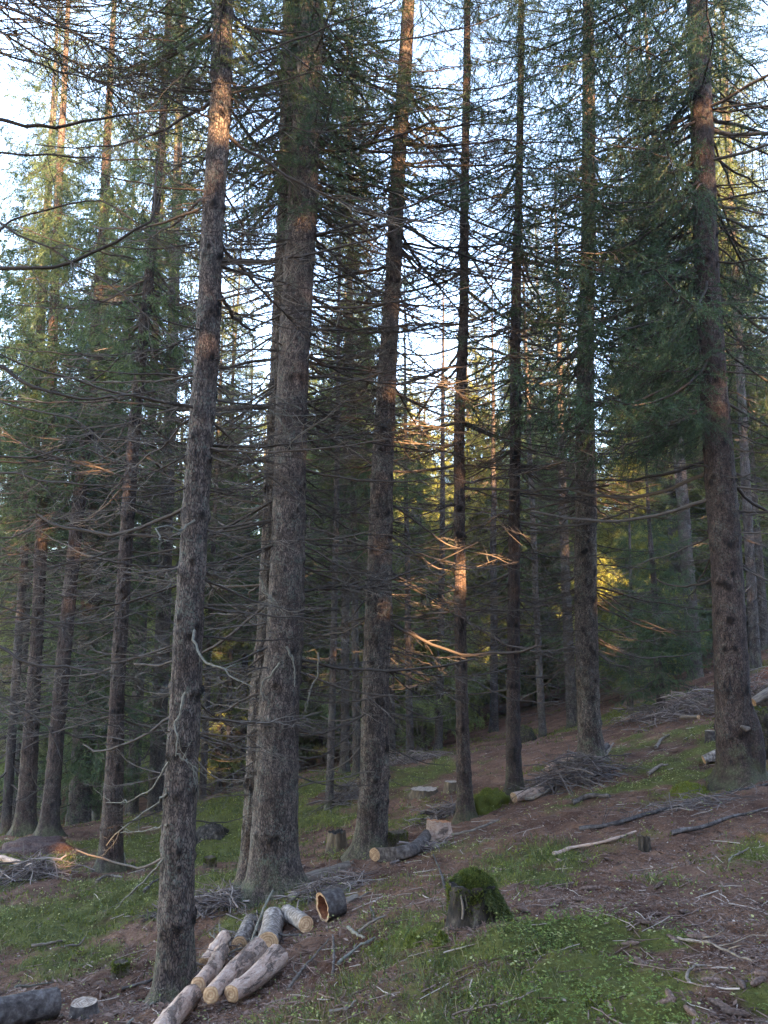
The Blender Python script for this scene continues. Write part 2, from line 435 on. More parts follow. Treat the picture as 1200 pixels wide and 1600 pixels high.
def ground_mat():
    m, nt, b, out = mat('forest_floor')
    b.inputs['Specular IOR Level'].default_value = 0.1; b.inputs['Roughness'].default_value = 0.95
    v = coords(nt)
    n1 = noise(nt, v, 3.0, 8, 0.7); n2 = noise(nt, v, 45, 6, 0.75); n3 = noise(nt, v, 160, 3, 0.7)
    f = math_(nt, 'ADD', math_(nt, 'MULTIPLY', n1, 0.35), math_(nt, 'ADD', math_(nt, 'MULTIPLY', n2, 0.4), math_(nt, 'MULTIPLY', n3, 0.25)))
    c = ramp(nt, f, [(0.36, (0.026, 0.013, 0.010)), (0.5, (0.142, 0.070, 0.044)), (0.61, (0.23, 0.130, 0.087)), (0.72, (0.34, 0.23, 0.17))])
    a = nt.nodes.new('ShaderNodeAttribute'); a.attribute_name = 'var'
    g = ramp(nt, math_(nt, 'ADD', math_(nt, 'MULTIPLY', n2, 0.6), math_(nt, 'MULTIPLY', n1, 0.4)), [(0.35, (0.030, 0.032, 0.009)), (0.55, (0.10, 0.105, 0.022)), (0.7, (0.20, 0.18, 0.055))])
    edge = math_(nt, 'ADD', a.outputs['Fac'], math_(nt, 'MULTIPLY', math_(nt, 'SUBTRACT', n2, 0.5), 0.9))
    fac = ramp(nt, edge, [(0.25, (0, 0, 0)), (0.6, (0.9, 0.9, 0.9))])
    c = mixc(nt, 1.0, c, ramp(nt, noise(nt, v, 1.3, 5, .65), [(.35, (.55, .5, .48)), (.5, (1, 1, 1)), (.66, (1.3, 1.28, 1.2))]), 'MULTIPLY')
    c = mixc(nt, fac, c, g)
    nt.links.new(c, b.inputs['Base Color'])
    bump(nt, f, b, 0.05, 1.0)
    return m
GROUND = ground_mat()

def build_ground():
    radii = np.concatenate([np.linspace(0.25, 2.2, 14, endpoint=False), 2.2 * (30 / 2.2) ** np.linspace(0, 1, 430, endpoint=False), 30 * (420 / 30) ** np.linspace(0, 1, 60)])
    ang = np.radians(np.concatenate([np.linspace(-36, 36, 560, endpoint=False), np.linspace(36, 324, 120, endpoint=False)]))
    R, A = np.meshgrid(radii, ang, indexing='ij')
    x = (R * np.sin(A)).ravel(); y = (R * np.cos(A)).ravel()
    z = ground_z(x, y)
    g = cover(x, y, ('moss', 'grass', 'cover', 'yellow'))
    z = z + g * 0.03 * np.clip((1 - R.ravel() / 60), 0, 1) * vnoise(x * 9, y * 9, 4)
    nr, na = R.shape
    i = np.arange(nr - 1)[:, None] * na; j = np.arange(na)[None]; j2 = (j + 1) % na
    q = np.stack([i + j, i + na + j, i + na + j2, i + j2], -1).reshape(-1, 4)
    mb = MB(); mb.add(np.c_[x, y, z], None, q, 0, g.astype(np.float32))
    c0 = len(x)
    mb.add([[0, 0, gz(0, 0)]], None, None, 0, 0.3)
    mb.t.append(np.array([(k, (k + 1) % na, c0) for k in range(na)], np.int32)[:, [0, 1, 2]]); mb.tm.append(np.zeros(na, np.int32))
    link('ground', mb.mesh('ground', GROUND, True), kind='structure')
T0 = time.time()
build_ground()

# ------------------------------------------------------------------ branch library
def wiggle(n, amp, rng):
    w = np.cumsum(rng.normal(0, amp, (n, 3)), 0); return w - w[0]
def dead_branch(seed, L=1.0, dens=14, sub=1, r0=0.009, droop=0.10, tipup=0.10, twl=0.42, broken=False):
    """a bare spruce branch along +X of length L with side twigs, as arrays"""
    rng = np.random.default_rng(seed); mb = MB()
    n = 11; t = np.linspace(0, 1, n)
    pts = np.c_[t * L, np.zeros(n), L * (-droop * np.sin(t * math.pi * 0.85) + tipup * t ** 2.5 * rng.uniform(.2, 1.4) - droop * .4 * t)]
    pts = pts + wiggle(n, 0.0065 * L, rng) * [0.3, 1.3, 0.8] + rng.normal(0, .0035 * L, (n, 3)) * [.2, 1, 1]
    rr = r0 * (1 - 0.78 * t ** .85) + 0.0008
    if broken: rr = r0 * (1 - 0.35 * t)
    tube(mb, pts, rr, 5, 0, rng.uniform(.25, .6), broken)
    for k in range(dens):
        u = rng.uniform(0.10, 0.98); p = np.array([np.interp(u, t, pts[:, c]) for c in range(3)])
        side = rng.choice([-1, 1]); ang = math.radians(rng.uniform(35, 75))
        l = L * twl * rng.uniform(.25, 1) * (1 - 0.65 * abs(u - 0.45))
        d = np.array([math.cos(ang), side * math.sin(ang), rng.uniform(-.35, .15)])
        m = 6; s = np.linspace(0, 1, m)[:, None]
        tp = p + d * l * s + np.array([0.25, 0, rng.uniform(-.3, .25)]) * l * s ** 2 + wiggle(m, 0.035 * l, rng)
        tube(mb, tp, (min(r0, .0065) * 0.42 * (1 - u * .5) * (1 - 0.8 * s[:, 0]) + 0.0007), 3, 0, rng.uniform(.2, .8))
        for _ in range(sub if l > .1 else 0):
            for _k in range(rng.integers(1, 4)):
                a = rng.uniform(.2, .9); q = tp[0] * (1 - a) + tp[-1] * a; q = tp[int(a * (m - 1))]
                d2 = norm(d + rng.normal(0, .75, 3) * [1, 1, .5]); l2 = l * rng.uniform(.15, .5)
                s2 = np.linspace(0, 1, 4)[:, None]
                tube(mb, q + d2 * l2 * s2 + wiggle(4, 0.05 * l2, rng), 0.0018 * (1 - .6 * s2[:, 0]), 3, 0, rng.uniform(.2, .9))
    return mb.arrays()

def live_branch(seed, L=1.8, step=0.055, nl=0.04, nw=0.013, per_m=55, hang=0.5, mi_leaf=1, twl=.34):
    """a needled spruce branch along +X: stem, side twigs that hang a little, and needles set all along the twigs"""
    rng = np.random.default_rng(seed); mb = MB()
    n = 9; t = np.linspace(0, 1, n)
    pts = np.c_[t * L, np.zeros(n), L * (-0.20 * np.sin(t * math.pi * .8) + 0.10 * t ** 3)] + wiggle(n, 0.012 * L, rng)
    tube(mb, pts, 0.011 * (1 - .85 * t) + .001, 4, 0, 0.4)
    B = []; D = []; C = []
    def needles(a, d, l, shade):
        k = max(2, int(l * per_m)); s = rng.uniform(0, 1, k)[:, None]
        B.append(a + d * l * s + np.array([0, 0, -1]) * hang * 0.35 * l * s ** 2)
        D.append(norm(d * rng.uniform(.3, 1.2, (k, 1)) + rng.normal(0, .55, (k, 3)) + [0, 0, -.12])); C.append(np.clip(shade + rng.normal(0, .13, k), 0, 1))
    for u in np.arange(0.06, 1.0, step / L):
        p = np.array([np.interp(u, t, pts[:, c]) for c in range(3)])
        for side in (-1, 1):
            if rng.random() < .12: continue
            ang = math.radians(rng.uniform(40, 75)); l = twl * (0.35 + 1.0 * math.sin(min(1, (1.04 - u) * 1.3) * math.pi / 2)) * rng.uniform(.5, 1.15) * (L / 1.8)
            d = norm(np.array([math.cos(ang), side * math.sin(ang), -hang * rng.uniform(.3, 1.3)]))
            shade = rng.uniform(.25, .7)
            tube(mb, np.array([p, p + d * l * .6 + [0, 0, -hang * .12 * l], p + d * l + [0, 0, -hang * .35 * l]]), [.0028, .002, .001], 3, 0, .35)
            needles(p, d, l, shade)
            for _ in range(2):
                a = rng.uniform(.2, .8); d2 = norm(d + rng.normal(0, .5, 3) + [0, 0, -hang * .5]); needles(p + d * l * a, d2, l * .45, shade + .05)
    needles(pts[-2], norm(pts[-1] - pts[-2]), L * .14, .6)
    B = np.concatenate(B); D = np.concatenate(D); C = np.concatenate(C); k = len(B)
    side = norm(np.cross(D, rng.normal(0, 1, (k, 3))))
    ln = nl * rng.uniform(.6, 1.3, (k, 1)); wd = nw * rng.uniform(.6, 1.3, (k, 1)) * .5
    v = np.stack([B - side * wd, B + side * wd, B + D * ln], 1).reshape(-1, 3)
    mb.add(v, np.arange(3 * k).reshape(-1, 3), None, mi_leaf, np.repeat(C, 3))
    return mb.arrays()

DEAD_NEAR = [dead_branch(100 + k, 1.0, dens=int(7 + 12 * ((k * 7) % 5) / 4), r0=.0078, twl=.40, droop=.02 + .11 * ((k * 3) % 7) / 7, tipup=.05) for k in range(18)]
DEAD_BARE = [dead_branch(150 + k, 1.0, dens=3, sub=0, r0=.010, twl=.25, droop=.03 + .03 * k, broken=True) for k in range(6)]
TWIGGY = [dead_branch(170 + k, 1.0, dens=34, sub=2, r0=.0055, twl=.55, droop=.05 + .03 * k) for k in range(5)]
DEAD_FAR = [dead_branch(200 + k, 1.0, dens=9, r0=.0095, droop=.02 + .03 * k) for k in range(8)]
LIVE_NEAR = [live_branch(300 + k, 1.8, per_m=125, step=.075, nl=.036, nw=.0058, hang=.35 + .25 * (k % 4)) for k in range(6)]
LIVE_FAR = [live_branch(400 + k, 1.8, step=.11, nl=.105, nw=.0165, per_m=48, hang=.4 + .35 * (k % 4), twl=.42) for k in range(6)]
LIVE_MASS = [live_branch(450 + k, 1.8, step=.11, nl=.12, nw=.026, per_m=46, hang=.6 + .3 * (k % 3), twl=.42) for k in range(5)]
LIVE_COARSE = [live_branch(500 + k, 1.8, step=.30, nl=.30, nw=.13, per_m=9, hang=.7, twl=.5) for k in range(3)]
print('libs', round(time.time() - T0, 1))

def whorls(mb, rng, lib, z0, z1, axis, rfun, step, per, pitch, lscale_len=1.8, skip=None, trunk_r=None):
    """branches in whorls round an axis function z -> (x, y)"""
    z = z0
    while z < z1:
        k = max(1, int(per + rng.integers(-1, 2))); a0 = rng.uniform(0, 6.28)
        for j in range(k):
            a = a0 + j * 6.283 / k + rng.normal(0, .25); L = rfun(z) * rng.uniform(.65, 1.15)
            if skip and skip(a, z): continue
            p = pitch(z) + rng.normal(0, .12)
            R = rotz(a) @ roty(p) @ rotx(rng.normal(0, .35))
            x, y = axis(z)
            zz = z + rng.normal(0, .06)
            mb.add_arrays(lib[rng.integers(len(lib))], R, L / lscale_len, (x, y, zz))
        z += step * rng.uniform(.7, 1.3)

# ------------------------------------------------------------------ trunks
def trunk_mesh(name, centers, radii, material, knots=True, seed=0, sides=52, step=0.026, flare=1.0, origin=None, bumpy=0.010, ext_to=19.0):
    """a tapering spruce stem through the given centres; ridges, root flare and knot collars are modelled"""
    rng = np.random.default_rng(seed)
    c = np.array(centers, float); r = np.array(radii, float)
    H = c[-1, 2] - c[0, 2]
    d = (c[-1] - c[-2]) / (c[-1, 2] - c[-2, 2])
    top = c[0, 2] + ext_to
    if top > c[-1, 2] + 1:
        cc = [c[-1] + (d * .7 + [0, 0, .3]) * (top - c[-1, 2]) * f for f in (.33, .66, 1)]
        rr = [r[-1] * (1 - .9 * f) for f in (.33, .66, 1)]
        c = np.vstack([c, cc]); r = np.r_[r, rr]
    zb = c[0, 2] - 0.35
    zlow = np.arange(zb, min(zb + 8.5, c[-1, 2]), step); zhi = np.arange(zlow[-1] + .3, c[-1, 2], .3)
    z = np.r_[zlow, zhi]
    order = catmull(np.c_[c, r], 240)
    x = np.interp(z, order[:, 2], order[:, 0]); y = np.interp(z, order[:, 2], order[:, 1]); rad = np.interp(z, order[:, 2], order[:, 3])
    x = x + .012 * fbm(z * .9, z * 0 + seed, 2, seed); y = y + .012 * fbm(z * .9, z * 0 + 3 + seed, 2, seed)
    a = np.arange(sides) / sides * 2 * np.pi
    Z, A = np.meshgrid(z, a, indexing='ij')
    rr = np.repeat(rad[:, None], sides, 1)
    h = Z - c[0, 2]
    lob = 1 + .35 * np.cos(A * 5 + seed) * .5 + .3 * np.cos(A * 3 + seed * 2.1) * .5
    rr = rr * (1 + flare * np.exp(-np.maximum(h, -.05) / .13) * .42 * lob)
    u = A * 4.2; cx = np.cos(A) * 3; sx = np.sin(A) * 3
    rr = rr + bumpy * fbm(cx * 2.2 + seed, Z * 2.6 + sx * 2.2, 4, seed) + bumpy * .6 * fbm(cx * 7 + seed, Z * 9 + sx * 7, 2, seed + 5)
    kn = np.full(rr.shape, .5)
    if knots:
        zz = c[0, 2] + .5
        while zz < c[0, 2] + 8:
            for _ in range(rng.integers(4, 9)):
                ka = rng.uniform(0, 6.283); kz = zz + rng.normal(0, .05)
                da = (A - ka + np.pi) % (2 * np.pi) - np.pi
                g = np.exp(-((da * rad[:, None] / .018) ** 2 + ((Z - kz) / .022) ** 2))
                rr = rr + .016 * g
                rr = rr - .006 * np.exp(-((da * rad[:, None] / .03) ** 2 + ((Z - kz + .05) / .02) ** 2))
                sz = rng.uniform(.016, .034)
                kn = kn - .5 * np.exp(-((da * rad[:, None] / sz) ** 2 + ((Z - kz + .012) / (sz * 1.3)) ** 2))
            rr = rr + .005 * np.exp(-((Z - zz) / .05) ** 2)
            zz += rng.uniform(.25, .45)
    v = np.stack([x[:, None] + rr * np.cos(A), y[:, None] + rr * np.sin(A), Z], -1).reshape(-1, 3)
    if origin is not None: v = v - origin
    nz = len(z); i = np.arange(nz - 1)[:, None] * sides; j = np.arange(sides)[None]; j2 = (j + 1) % sides
    q = np.stack([i + j, i + j2, i + sides + j2, i + sides + j], -1).reshape(-1, 4)
    mb = MB(); mb.add(v, None, q, 0, np.clip(kn, 0, 1).ravel())
    return mb.mesh(name, material, True), (z, x, y, rad)

MATS_NEAR = [TWIG, NEEDLE]
DEAD_ME = []
for k, arr in enumerate(DEAD_NEAR + DEAD_BARE):
    m = MB(); m.add_arrays(arr, np.eye(3), 1, (0, 0, 0)); DEAD_ME.append(m.mesh('dead_branch', [TWIG]))

def shift(arrs, off):
    return arrs
def crown_mesh(name, seed, z0, z1, Rb, lib, material=None, step=.36, per=5, dead=None, dead_z=None, dead_len=1.6, dead_step=.3, deadper=4, skip=None, pitch=None, axis=None, ztop=None):
    rng = np.random.default_rng(seed); mb = MB()
    axis = axis or (lambda z: (0, 0))
    pit = pitch or (lambda z: .35 * (z - z0) / (z1 - z0) - .12)
    rf = lambda z: max(.25, Rb * min(1, (1 - (z - z0) / (z1 - z0)) * 1.15 + .05) * min(1, .55 + (z - z0) / 2.5))
    whorls(mb, rng, lib, z0, ztop or z1 - .3, axis, rf, step, per, pit, 1.8, skip)
    if ztop: whorls(mb, rng, LIVE_FAR, ztop, z1 - .3, axis, rf, 1.1, 3, pit, 1.8, skip)
    if dead: whorls(mb, rng, dead, dead_z[0], dead_z[1], axis, lambda z: dead_len * rng.uniform(.45, 1.1), dead_step, deadper, lambda z: -.08 + .1 * (z - dead_z[0]) / 6, 1.0, skip)
    return mb.mesh(name, material or MATS_NEAR)

NEAR_TREES = {}
TREE_ROOTS = []
EXTRA = {'T1': 2.8, 'T2': 3.4, 'T2B': 2.2, 'T3': 2.6, 'T5': 2.2, 'T6': 2.6, 'T8': 1.8, 'T9': 1.6, 'T10': 1.6, 'T4': 1.4}
def near_tree(key, label, pts, crown=None, mat_=BARK, dead=(.6, 7.0), dlen=(.6, 1.9), dstep=.33, dper=(2, 4), faces=.8, pitch=-.06, group='spruce trunks near the viewer', crown_kw=None, seed=None, flare=1.5, down=0.0):
    seed = seed if seed is not None else len(NEAR_TREES) * 13 + 5
    rng = np.random.default_rng(seed)
    Y = pts[0][3]
    base = P(pts[0][0], pts[0][1], Y)
    cs = []; rs = []
    for (px, py, w, *y) in pts:
        c = P(px, py, y[0] if y else Y); cs.append(c); rs.append(w * .5 * zc(c) / F)
    cs[0][2] = gz(cs[0][0], cs[0][1]) if abs(gz(cs[0][0], cs[0][1]) - cs[0][2]) < .3 else cs[0][2]
    root = empty('spruce_tree', tuple(cs[0]), label, 'tree', group)
    me, ax = trunk_mesh('trunk', cs, rs, mat_, seed=seed, origin=cs[0], flare=flare)
    link('trunk', me, root)
    z, x, y, rad = ax
    z0 = cs[0][2]
    hmax = min(dead[1], 8.6)
    cnt = 0; h = dead[0]
    to_cam = math.atan2(-cs[0][1], -cs[0][0])
    while h < hmax and cnt < 96:
        k = rng.integers(dper[0], dper[1] + 1); a0 = rng.uniform(0, 6.283)
        for j in range(k):
            a = a0 + j * 6.283 / k + rng.normal(0, .3)
            d = abs((a - to_cam + math.pi) % (2 * math.pi) - math.pi)
            if d < 1.0 and rng.random() < faces: continue
            if cnt >= 96: break
            zz = z0 + h + rng.normal(0, .04)
            f = min(1, .35 + h / 2.6)
            L = rng.uniform(*dlen) * f
            if d < 1.2: L *= .45
            if h < 1.3 and rng.random() < .5: L *= .4
            me = DEAD_ME[rng.integers(len(DEAD_ME))] if (h > 1.2 and rng.random() < .85) else DEAD_ME[18 + rng.integers(6)]
            o = link('dead_branch', me, root)
            rr = np.interp(zz, z, rad) * .8
            o.location = (np.interp(zz, z, x) + math.cos(a) * rr - cs[0][0], np.interp(zz, z, y) + math.sin(a) * rr - cs[0][1], zz - z0)
            p = pitch + rng.normal(0, .12) - down * max(0, 1 - h / 5)
            R = rotz(a) @ roty(p) @ rotx(rng.normal(0, .5))
            o.rotation_euler = Matrix(R.tolist()).to_euler()
            o.scale = (L, L, L * rng.uniform(.7, 1.4))
            cnt += 1
        h += dstep * rng.uniform(.7, 1.3)
    mbx = MB(); hh = dead[0] + .2
    while hh < dead[1]:
        for _ in range(int(rng.integers(2, 6) * EXTRA.get(key, 1))):
            a = rng.uniform(0, 6.283); d = abs((a - to_cam + math.pi) % (2 * math.pi) - math.pi)
            if d < 1.0: continue
            L = rng.uniform(*dlen) * rng.uniform(.5, 1.25) * min(1, .3 + hh / 3) * (1 + .10 * max(0, min(hh, 7) - 3))
            lib = DEAD_NEAR
            mbx.add_arrays(lib[rng.integers(len(lib))], rotz(a) @ roty(pitch + rng.normal(0, .18) - down * max(0, 1 - hh / 5)) @ rotx(rng.normal(0, .4)), L, (np.interp(z0 + hh, z, x) - cs[0][0], np.interp(z0 + hh, z, y) - cs[0][1], hh))
        hh += dstep * .75
    link('fine_twigs', mbx.mesh('fine_twigs', [TWIG]), root, kind='stuff')
    NEAR_TREES[key] = dict(root=root, base=cs[0], ax=ax, rad=rs)
    if crown:
        kw = dict(z0=crown[0], z1=19, Rb=crown[1], lib=LIVE_NEAR, step=.44, per=4, ztop=12.0)
        kw.update(crown_kw or {})
        axis = lambda zz: (np.interp(zz + z0, z, x) - cs[0][0], np.interp(zz + z0, z, y) - cs[0][1])
        link('crown', crown_mesh('crown', seed + 1, axis=axis, **kw), root)
    TREE_ROOTS.append(root)
    return root

near_tree('T1', 'tall grey-brown spruce trunk rising just left of the cut log pile',
          [(273,1562,58,5.2),(280,1300,52),(290,1100,47),(305,800,40),(323,550,37),(331,400,34),(342,200,33),(350,0,29)],
          crown=(6.4, 2.0), dlen=(.4, 1.35), dead=(.9, 7.5), dper=(2, 3), dstep=.36)
near_tree('T2', 'broad grey trunk of the double spruce, the front and thicker stem',
          [(429,1392,78.4,7.0),(428,1300,72.1),(436,1100,62.0),(444,1000,57.0),(451,800,50.6),(459,550,48.1),(473,300,45.5),(484,100,39.2),(487,0,36.7)],
          crown=(6.3, 2.3), dlen=(.5, 1.6), dead=(.8, 8.5), dper=(3, 4), dstep=.3)
near_tree('T2B', 'thinner stem of the double spruce, half hidden behind the broad one',
          [(392,1378,41.6,7.25),(396,1300,36.4),(408,1100,36.4),(417,1000,33.8),(426,800,31.2),(439,550,31.2),(450,300,31.2),(454,100,29.9),(457,0,28.6)],
          crown=(6.8, 1.8), dlen=(.5, 1.5), dead=(1.5, 8.5), dper=(2, 4), dstep=.33)
near_tree('T3', 'straight pale grey spruce trunk in the middle, behind the long fallen log',
          [(577,1338,48,8.0),(584,1233,46),(587,1100,42),(592,900,39),(599,700,33),(608,530,27),(615,400,24),(626,200,21),(638,0,19)],
          crown=(7.3, 1.5), dlen=(.5, 1.6), dead=(.7, 8.5), dper=(2, 4), dstep=.32, down=.30)
near_tree('T4', 'slender smooth spruce trunk beside the bright mossy mound',
          [(727,1280,24,9.0),(721,1100,19),(719,900,18),(717,700,16),(725,500,14.5),(727,275,12),(730,100,11)],
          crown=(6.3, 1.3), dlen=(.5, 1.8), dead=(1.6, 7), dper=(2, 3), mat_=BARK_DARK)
near_tree('T5', 'slim dark spruce trunk between the mossy mound and the brush heap',
          [(805,1246,25,9.6),(803,1150,22),(802,1000,19),(805,800,17),(805,550,16),(808,400,13),(812,250,11)],
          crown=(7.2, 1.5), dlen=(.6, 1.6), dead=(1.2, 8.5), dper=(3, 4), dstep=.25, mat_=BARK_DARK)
near_tree('T6', 'reddish-brown spruce trunk standing in the heap of broken sticks',
          [(925,1195,40,10.3),(919,1100,34),(915,900,34),(915,700,30),(915,550,25),(918,400,22),(919,250,20),(920,100,18)],
          crown=(6.9, 2.3), dlen=(.7, 1.8), dead=(1.3, 8.6), dper=(3, 4), dstep=.26, down=.2)
near_tree('T7', 'thick dark spruce trunk near the right edge with a scarred foot',
          [(1157,1226,58,7.8),(1146,1130,53),(1136,900,46),(1126,760,45),(1112,550,37),(1107,450,36),(1099,275,33),(1089,0,30)],
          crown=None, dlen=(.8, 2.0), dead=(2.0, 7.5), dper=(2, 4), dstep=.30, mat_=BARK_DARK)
near_tree('T8', 'reddish spruce trunk alone on the grassy ground at the left',
          [(172,1360,36,10.0),(176,1250,30),(183,1100,22),(188,1000,22),(200,800,20),(221,550,16),(226,500,15.5),(246,300,12),(256,150,10)],
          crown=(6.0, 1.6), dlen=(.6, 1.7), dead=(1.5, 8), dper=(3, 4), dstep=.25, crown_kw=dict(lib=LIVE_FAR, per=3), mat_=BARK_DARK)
near_tree('T9', 'right-hand trunk of the close pair growing from the red root mound',
          [(74,1308,30,12.5),(84,1200,23),(102,1000,21),(122,800,19),(138,650,18),(147,550,17),(158,400,14),(168,200,11)],
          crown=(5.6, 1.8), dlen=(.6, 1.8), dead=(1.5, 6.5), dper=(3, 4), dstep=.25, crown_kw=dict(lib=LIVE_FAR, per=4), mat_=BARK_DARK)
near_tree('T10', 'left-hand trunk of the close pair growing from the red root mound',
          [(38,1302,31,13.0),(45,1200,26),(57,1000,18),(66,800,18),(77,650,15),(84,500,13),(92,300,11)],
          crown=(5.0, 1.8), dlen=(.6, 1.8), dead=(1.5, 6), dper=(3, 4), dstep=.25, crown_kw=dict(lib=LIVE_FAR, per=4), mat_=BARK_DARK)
print('near trees', round(time.time() - T0, 1))

# the right-hand trunk's green branches start low on its left side
def side_crown(key, z0, z1, Rb, azlist, seed, step=.34, name='crown', lib=LIVE_NEAR, pit=-.12):
    T = NEAR_TREES[key]; z, x, y, rad = T['ax']; b = T['base']; rng = np.random.default_rng(seed); mb = MB()
    h = z0
    while h < z1:
        for a in azlist:
            if rng.random() < .12: continue
            L = Rb * rng.uniform(.7, 1.15) * min(1, .6 + (h - z0) / 2)
            R = rotz(a + rng.normal(0, .35)) @ roty(pit + rng.normal(0, .12)) @ rotx(rng.normal(0, .3))
            mb.add_arrays(lib[rng.integers(len(lib))], R, L / 1.8, (np.interp(h + b[2], z, x) - b[0], np.interp(h + b[2], z, y) - b[1], h + rng.normal(0, .08)))
        h += step * rng.uniform(.7, 1.3)
    link(name, mb.mesh(name, MATS_NEAR), T['root'])
side_crown('T7', 3.7, 12.5, 2.5, [2.6, 3.3, 3.0, 1.9, 0.6, 4.0], 71, step=.36, pit=-.18)

# ------------------------------------------------------------------ off-frame trees whose branches reach in
def px_curve(pts, Y): return catmull([P(a, b, Y) for a, b in pts], 16)
def limb(root, pts, r0, r1, twigs=14, seed=1, name='dead_branch', m=TWIG, tl=.35, sides=6, down=.2):
    rng = np.random.default_rng(seed); mb = MB()
    pts = np.asarray(pts); n = len(pts); L = np.linalg.norm(np.diff(pts, axis=0), axis=1).sum()
    pts = pts + wiggle(n, .007, rng) + rng.normal(0, .004, (n, 3))
    pts = pts - np.array(root.location)
    tube(mb, pts, np.linspace(r0, r1, n), sides, 0, .35)
    for _ in range(twigs):
        k = rng.integers(2, n - 1); p = pts[k]; tg = norm(pts[k] - pts[k - 1])
        d = norm(tg * rng.uniform(.3, 1.1) + rng.normal(0, .6, 3) + [0, 0, -down]); l = tl * rng.uniform(.25, 1.2)
        s = np.linspace(0, 1, 7)[:, None]
        tp = p + d * l * s + tg * .3 * l * s ** 2 + wiggle(7, .03 * l, rng)
        tube(mb, tp, .0032 * (1 - .75 * s[:, 0]), 3, 0, rng.uniform(.2, .7))
        for _ in range(4):
            q = tp[rng.integers(1, 6)]; d2 = norm(d + rng.normal(0, .8, 3)); l2 = l * rng.uniform(.12, .4); s2 = np.linspace(0, 1, 4)[:, None]
            tube(mb, q + d2 * l2 * s2 + wiggle(4, .05 * l2, rng), .0016 * (1 - .6 * s2[:, 0]), 3, 0, rng.uniform(.2, .8))
    return link(name, mb.mesh(name, [m]), root)
EDGE_Y = 4.6
ex = P(-320, 1600, EDGE_Y)
cs = [np.array([ex[0], EDGE_Y, gz(ex[0], EDGE_Y)]), np.array([ex[0] + .05, EDGE_Y, 3.0]), np.array([ex[0] + .1, EDGE_Y, 8.0])]
edge_root = empty('spruce_tree', tuple(cs[0]), 'spruce outside the left edge whose long dark branches sweep across the upper left', 'tree')
me, _ = trunk_mesh('trunk', cs, [.16, .13, .09], BARK, seed=3, origin=cs[0]); link('trunk', me, edge_root)
for k, (pts, r0, tw, sd) in enumerate([
        ([(-260,120),(-100,165),(0,185),(60,197),(100,199),(150,192),(200,182),(240,176),(330,178)], .017, 16, 2),
        ([(-250,390),(-100,412),(0,415),(70,413),(120,400),(190,372),(235,345),(248,300),(250,255)], .016, 14, 3),
        ([(-250,230),(-100,236),(0,241),(60,243),(120,243),(180,247),(245,246)], .010, 10, 4),
        ([(-250,420),(-100,390),(-20,370),(10,345),(60,325),(120,308),(170,306),(220,340),(280,385)], .010, 14, 5),
        ([(-250,480),(-100,530),(0,577),(40,600),(100,618),(160,626),(240,618)], .016, 10, 6),
        ([(-250,610),(-100,615),(0,624),(80,638),(140,650),(190,690),(240,735)], .008, 12, 7),
        ([(-250,700),(-100,712),(0,717),(70,718),(130,708),(200,690)], .009, 12, 8),
        ([(-250,730),(-100,735),(0,743),(60,757),(130,762),(230,778)], .010, 12, 9),
        ([(-250,900),(-100,950),(0,1000),(50,1028),(110,1040),(170,1043)], .012, 12, 10),
        ([(-250,860),(-100,905),(0,945),(70,966),(130,968),(210,955),(280,935)], .008, 12, 11),
        ([(-250,-60),(-100,20),(0,80),(90,105),(170,130),(260,200)], .011, 16, 12),
        ([(-250,20),(-100,0),(0,10),(90,40),(170,55),(260,60)], .010, 16, 13),
        ([(-250,760),(-100,800),(0,845),(60,830),(130,800),(200,760)], .007, 10, 14),
        ([(-250,1000),(-100,1060),(0,1095),(60,1130),(90,1180),(60,1220),(20,1245)], .006, 10, 15),
        ([(-250,250),(-100,300),(0,345),(60,372),(150,420),(240,500),(300,560)], .009, 14, 16)]):
    limb(edge_root, px_curve(pts, EDGE_Y - .5 * (k % 3) * .5), r0, r0 * .3, tw, sd)
# thin live branches at the top corner of that tree
def edge_live(root, spots, lib, seed):
    rng = np.random.default_rng(seed); mb = MB(); o = np.array(root.location)
    for (p, a, pit, L) in spots:
        k_ = rng.integers(len(lib)); mb.add_arrays(lib[k_], rotz(a) @ roty(pit) @ rotx(rng.normal(0, .3)), L / (1.8 if k_ < 10 else 3.2), np.asarray(p) - o)
    link('crown', mb.mesh('crown', MATS_NEAR), root)
spots = []
for k in range(40):
    h = 5.4 + k * .18
    spots.append(((cs[0][0] + .1, EDGE_Y, h), RNG.uniform(-1.0, 1.3), RNG.uniform(-.2, .15), RNG.uniform(1.3, 2.4)))
edge_live(edge_root, [(p, a, q, L * 1.8) for p, a, q, L in spots], TWIGGY + TWIGGY + LIVE_NEAR[:1], 5)

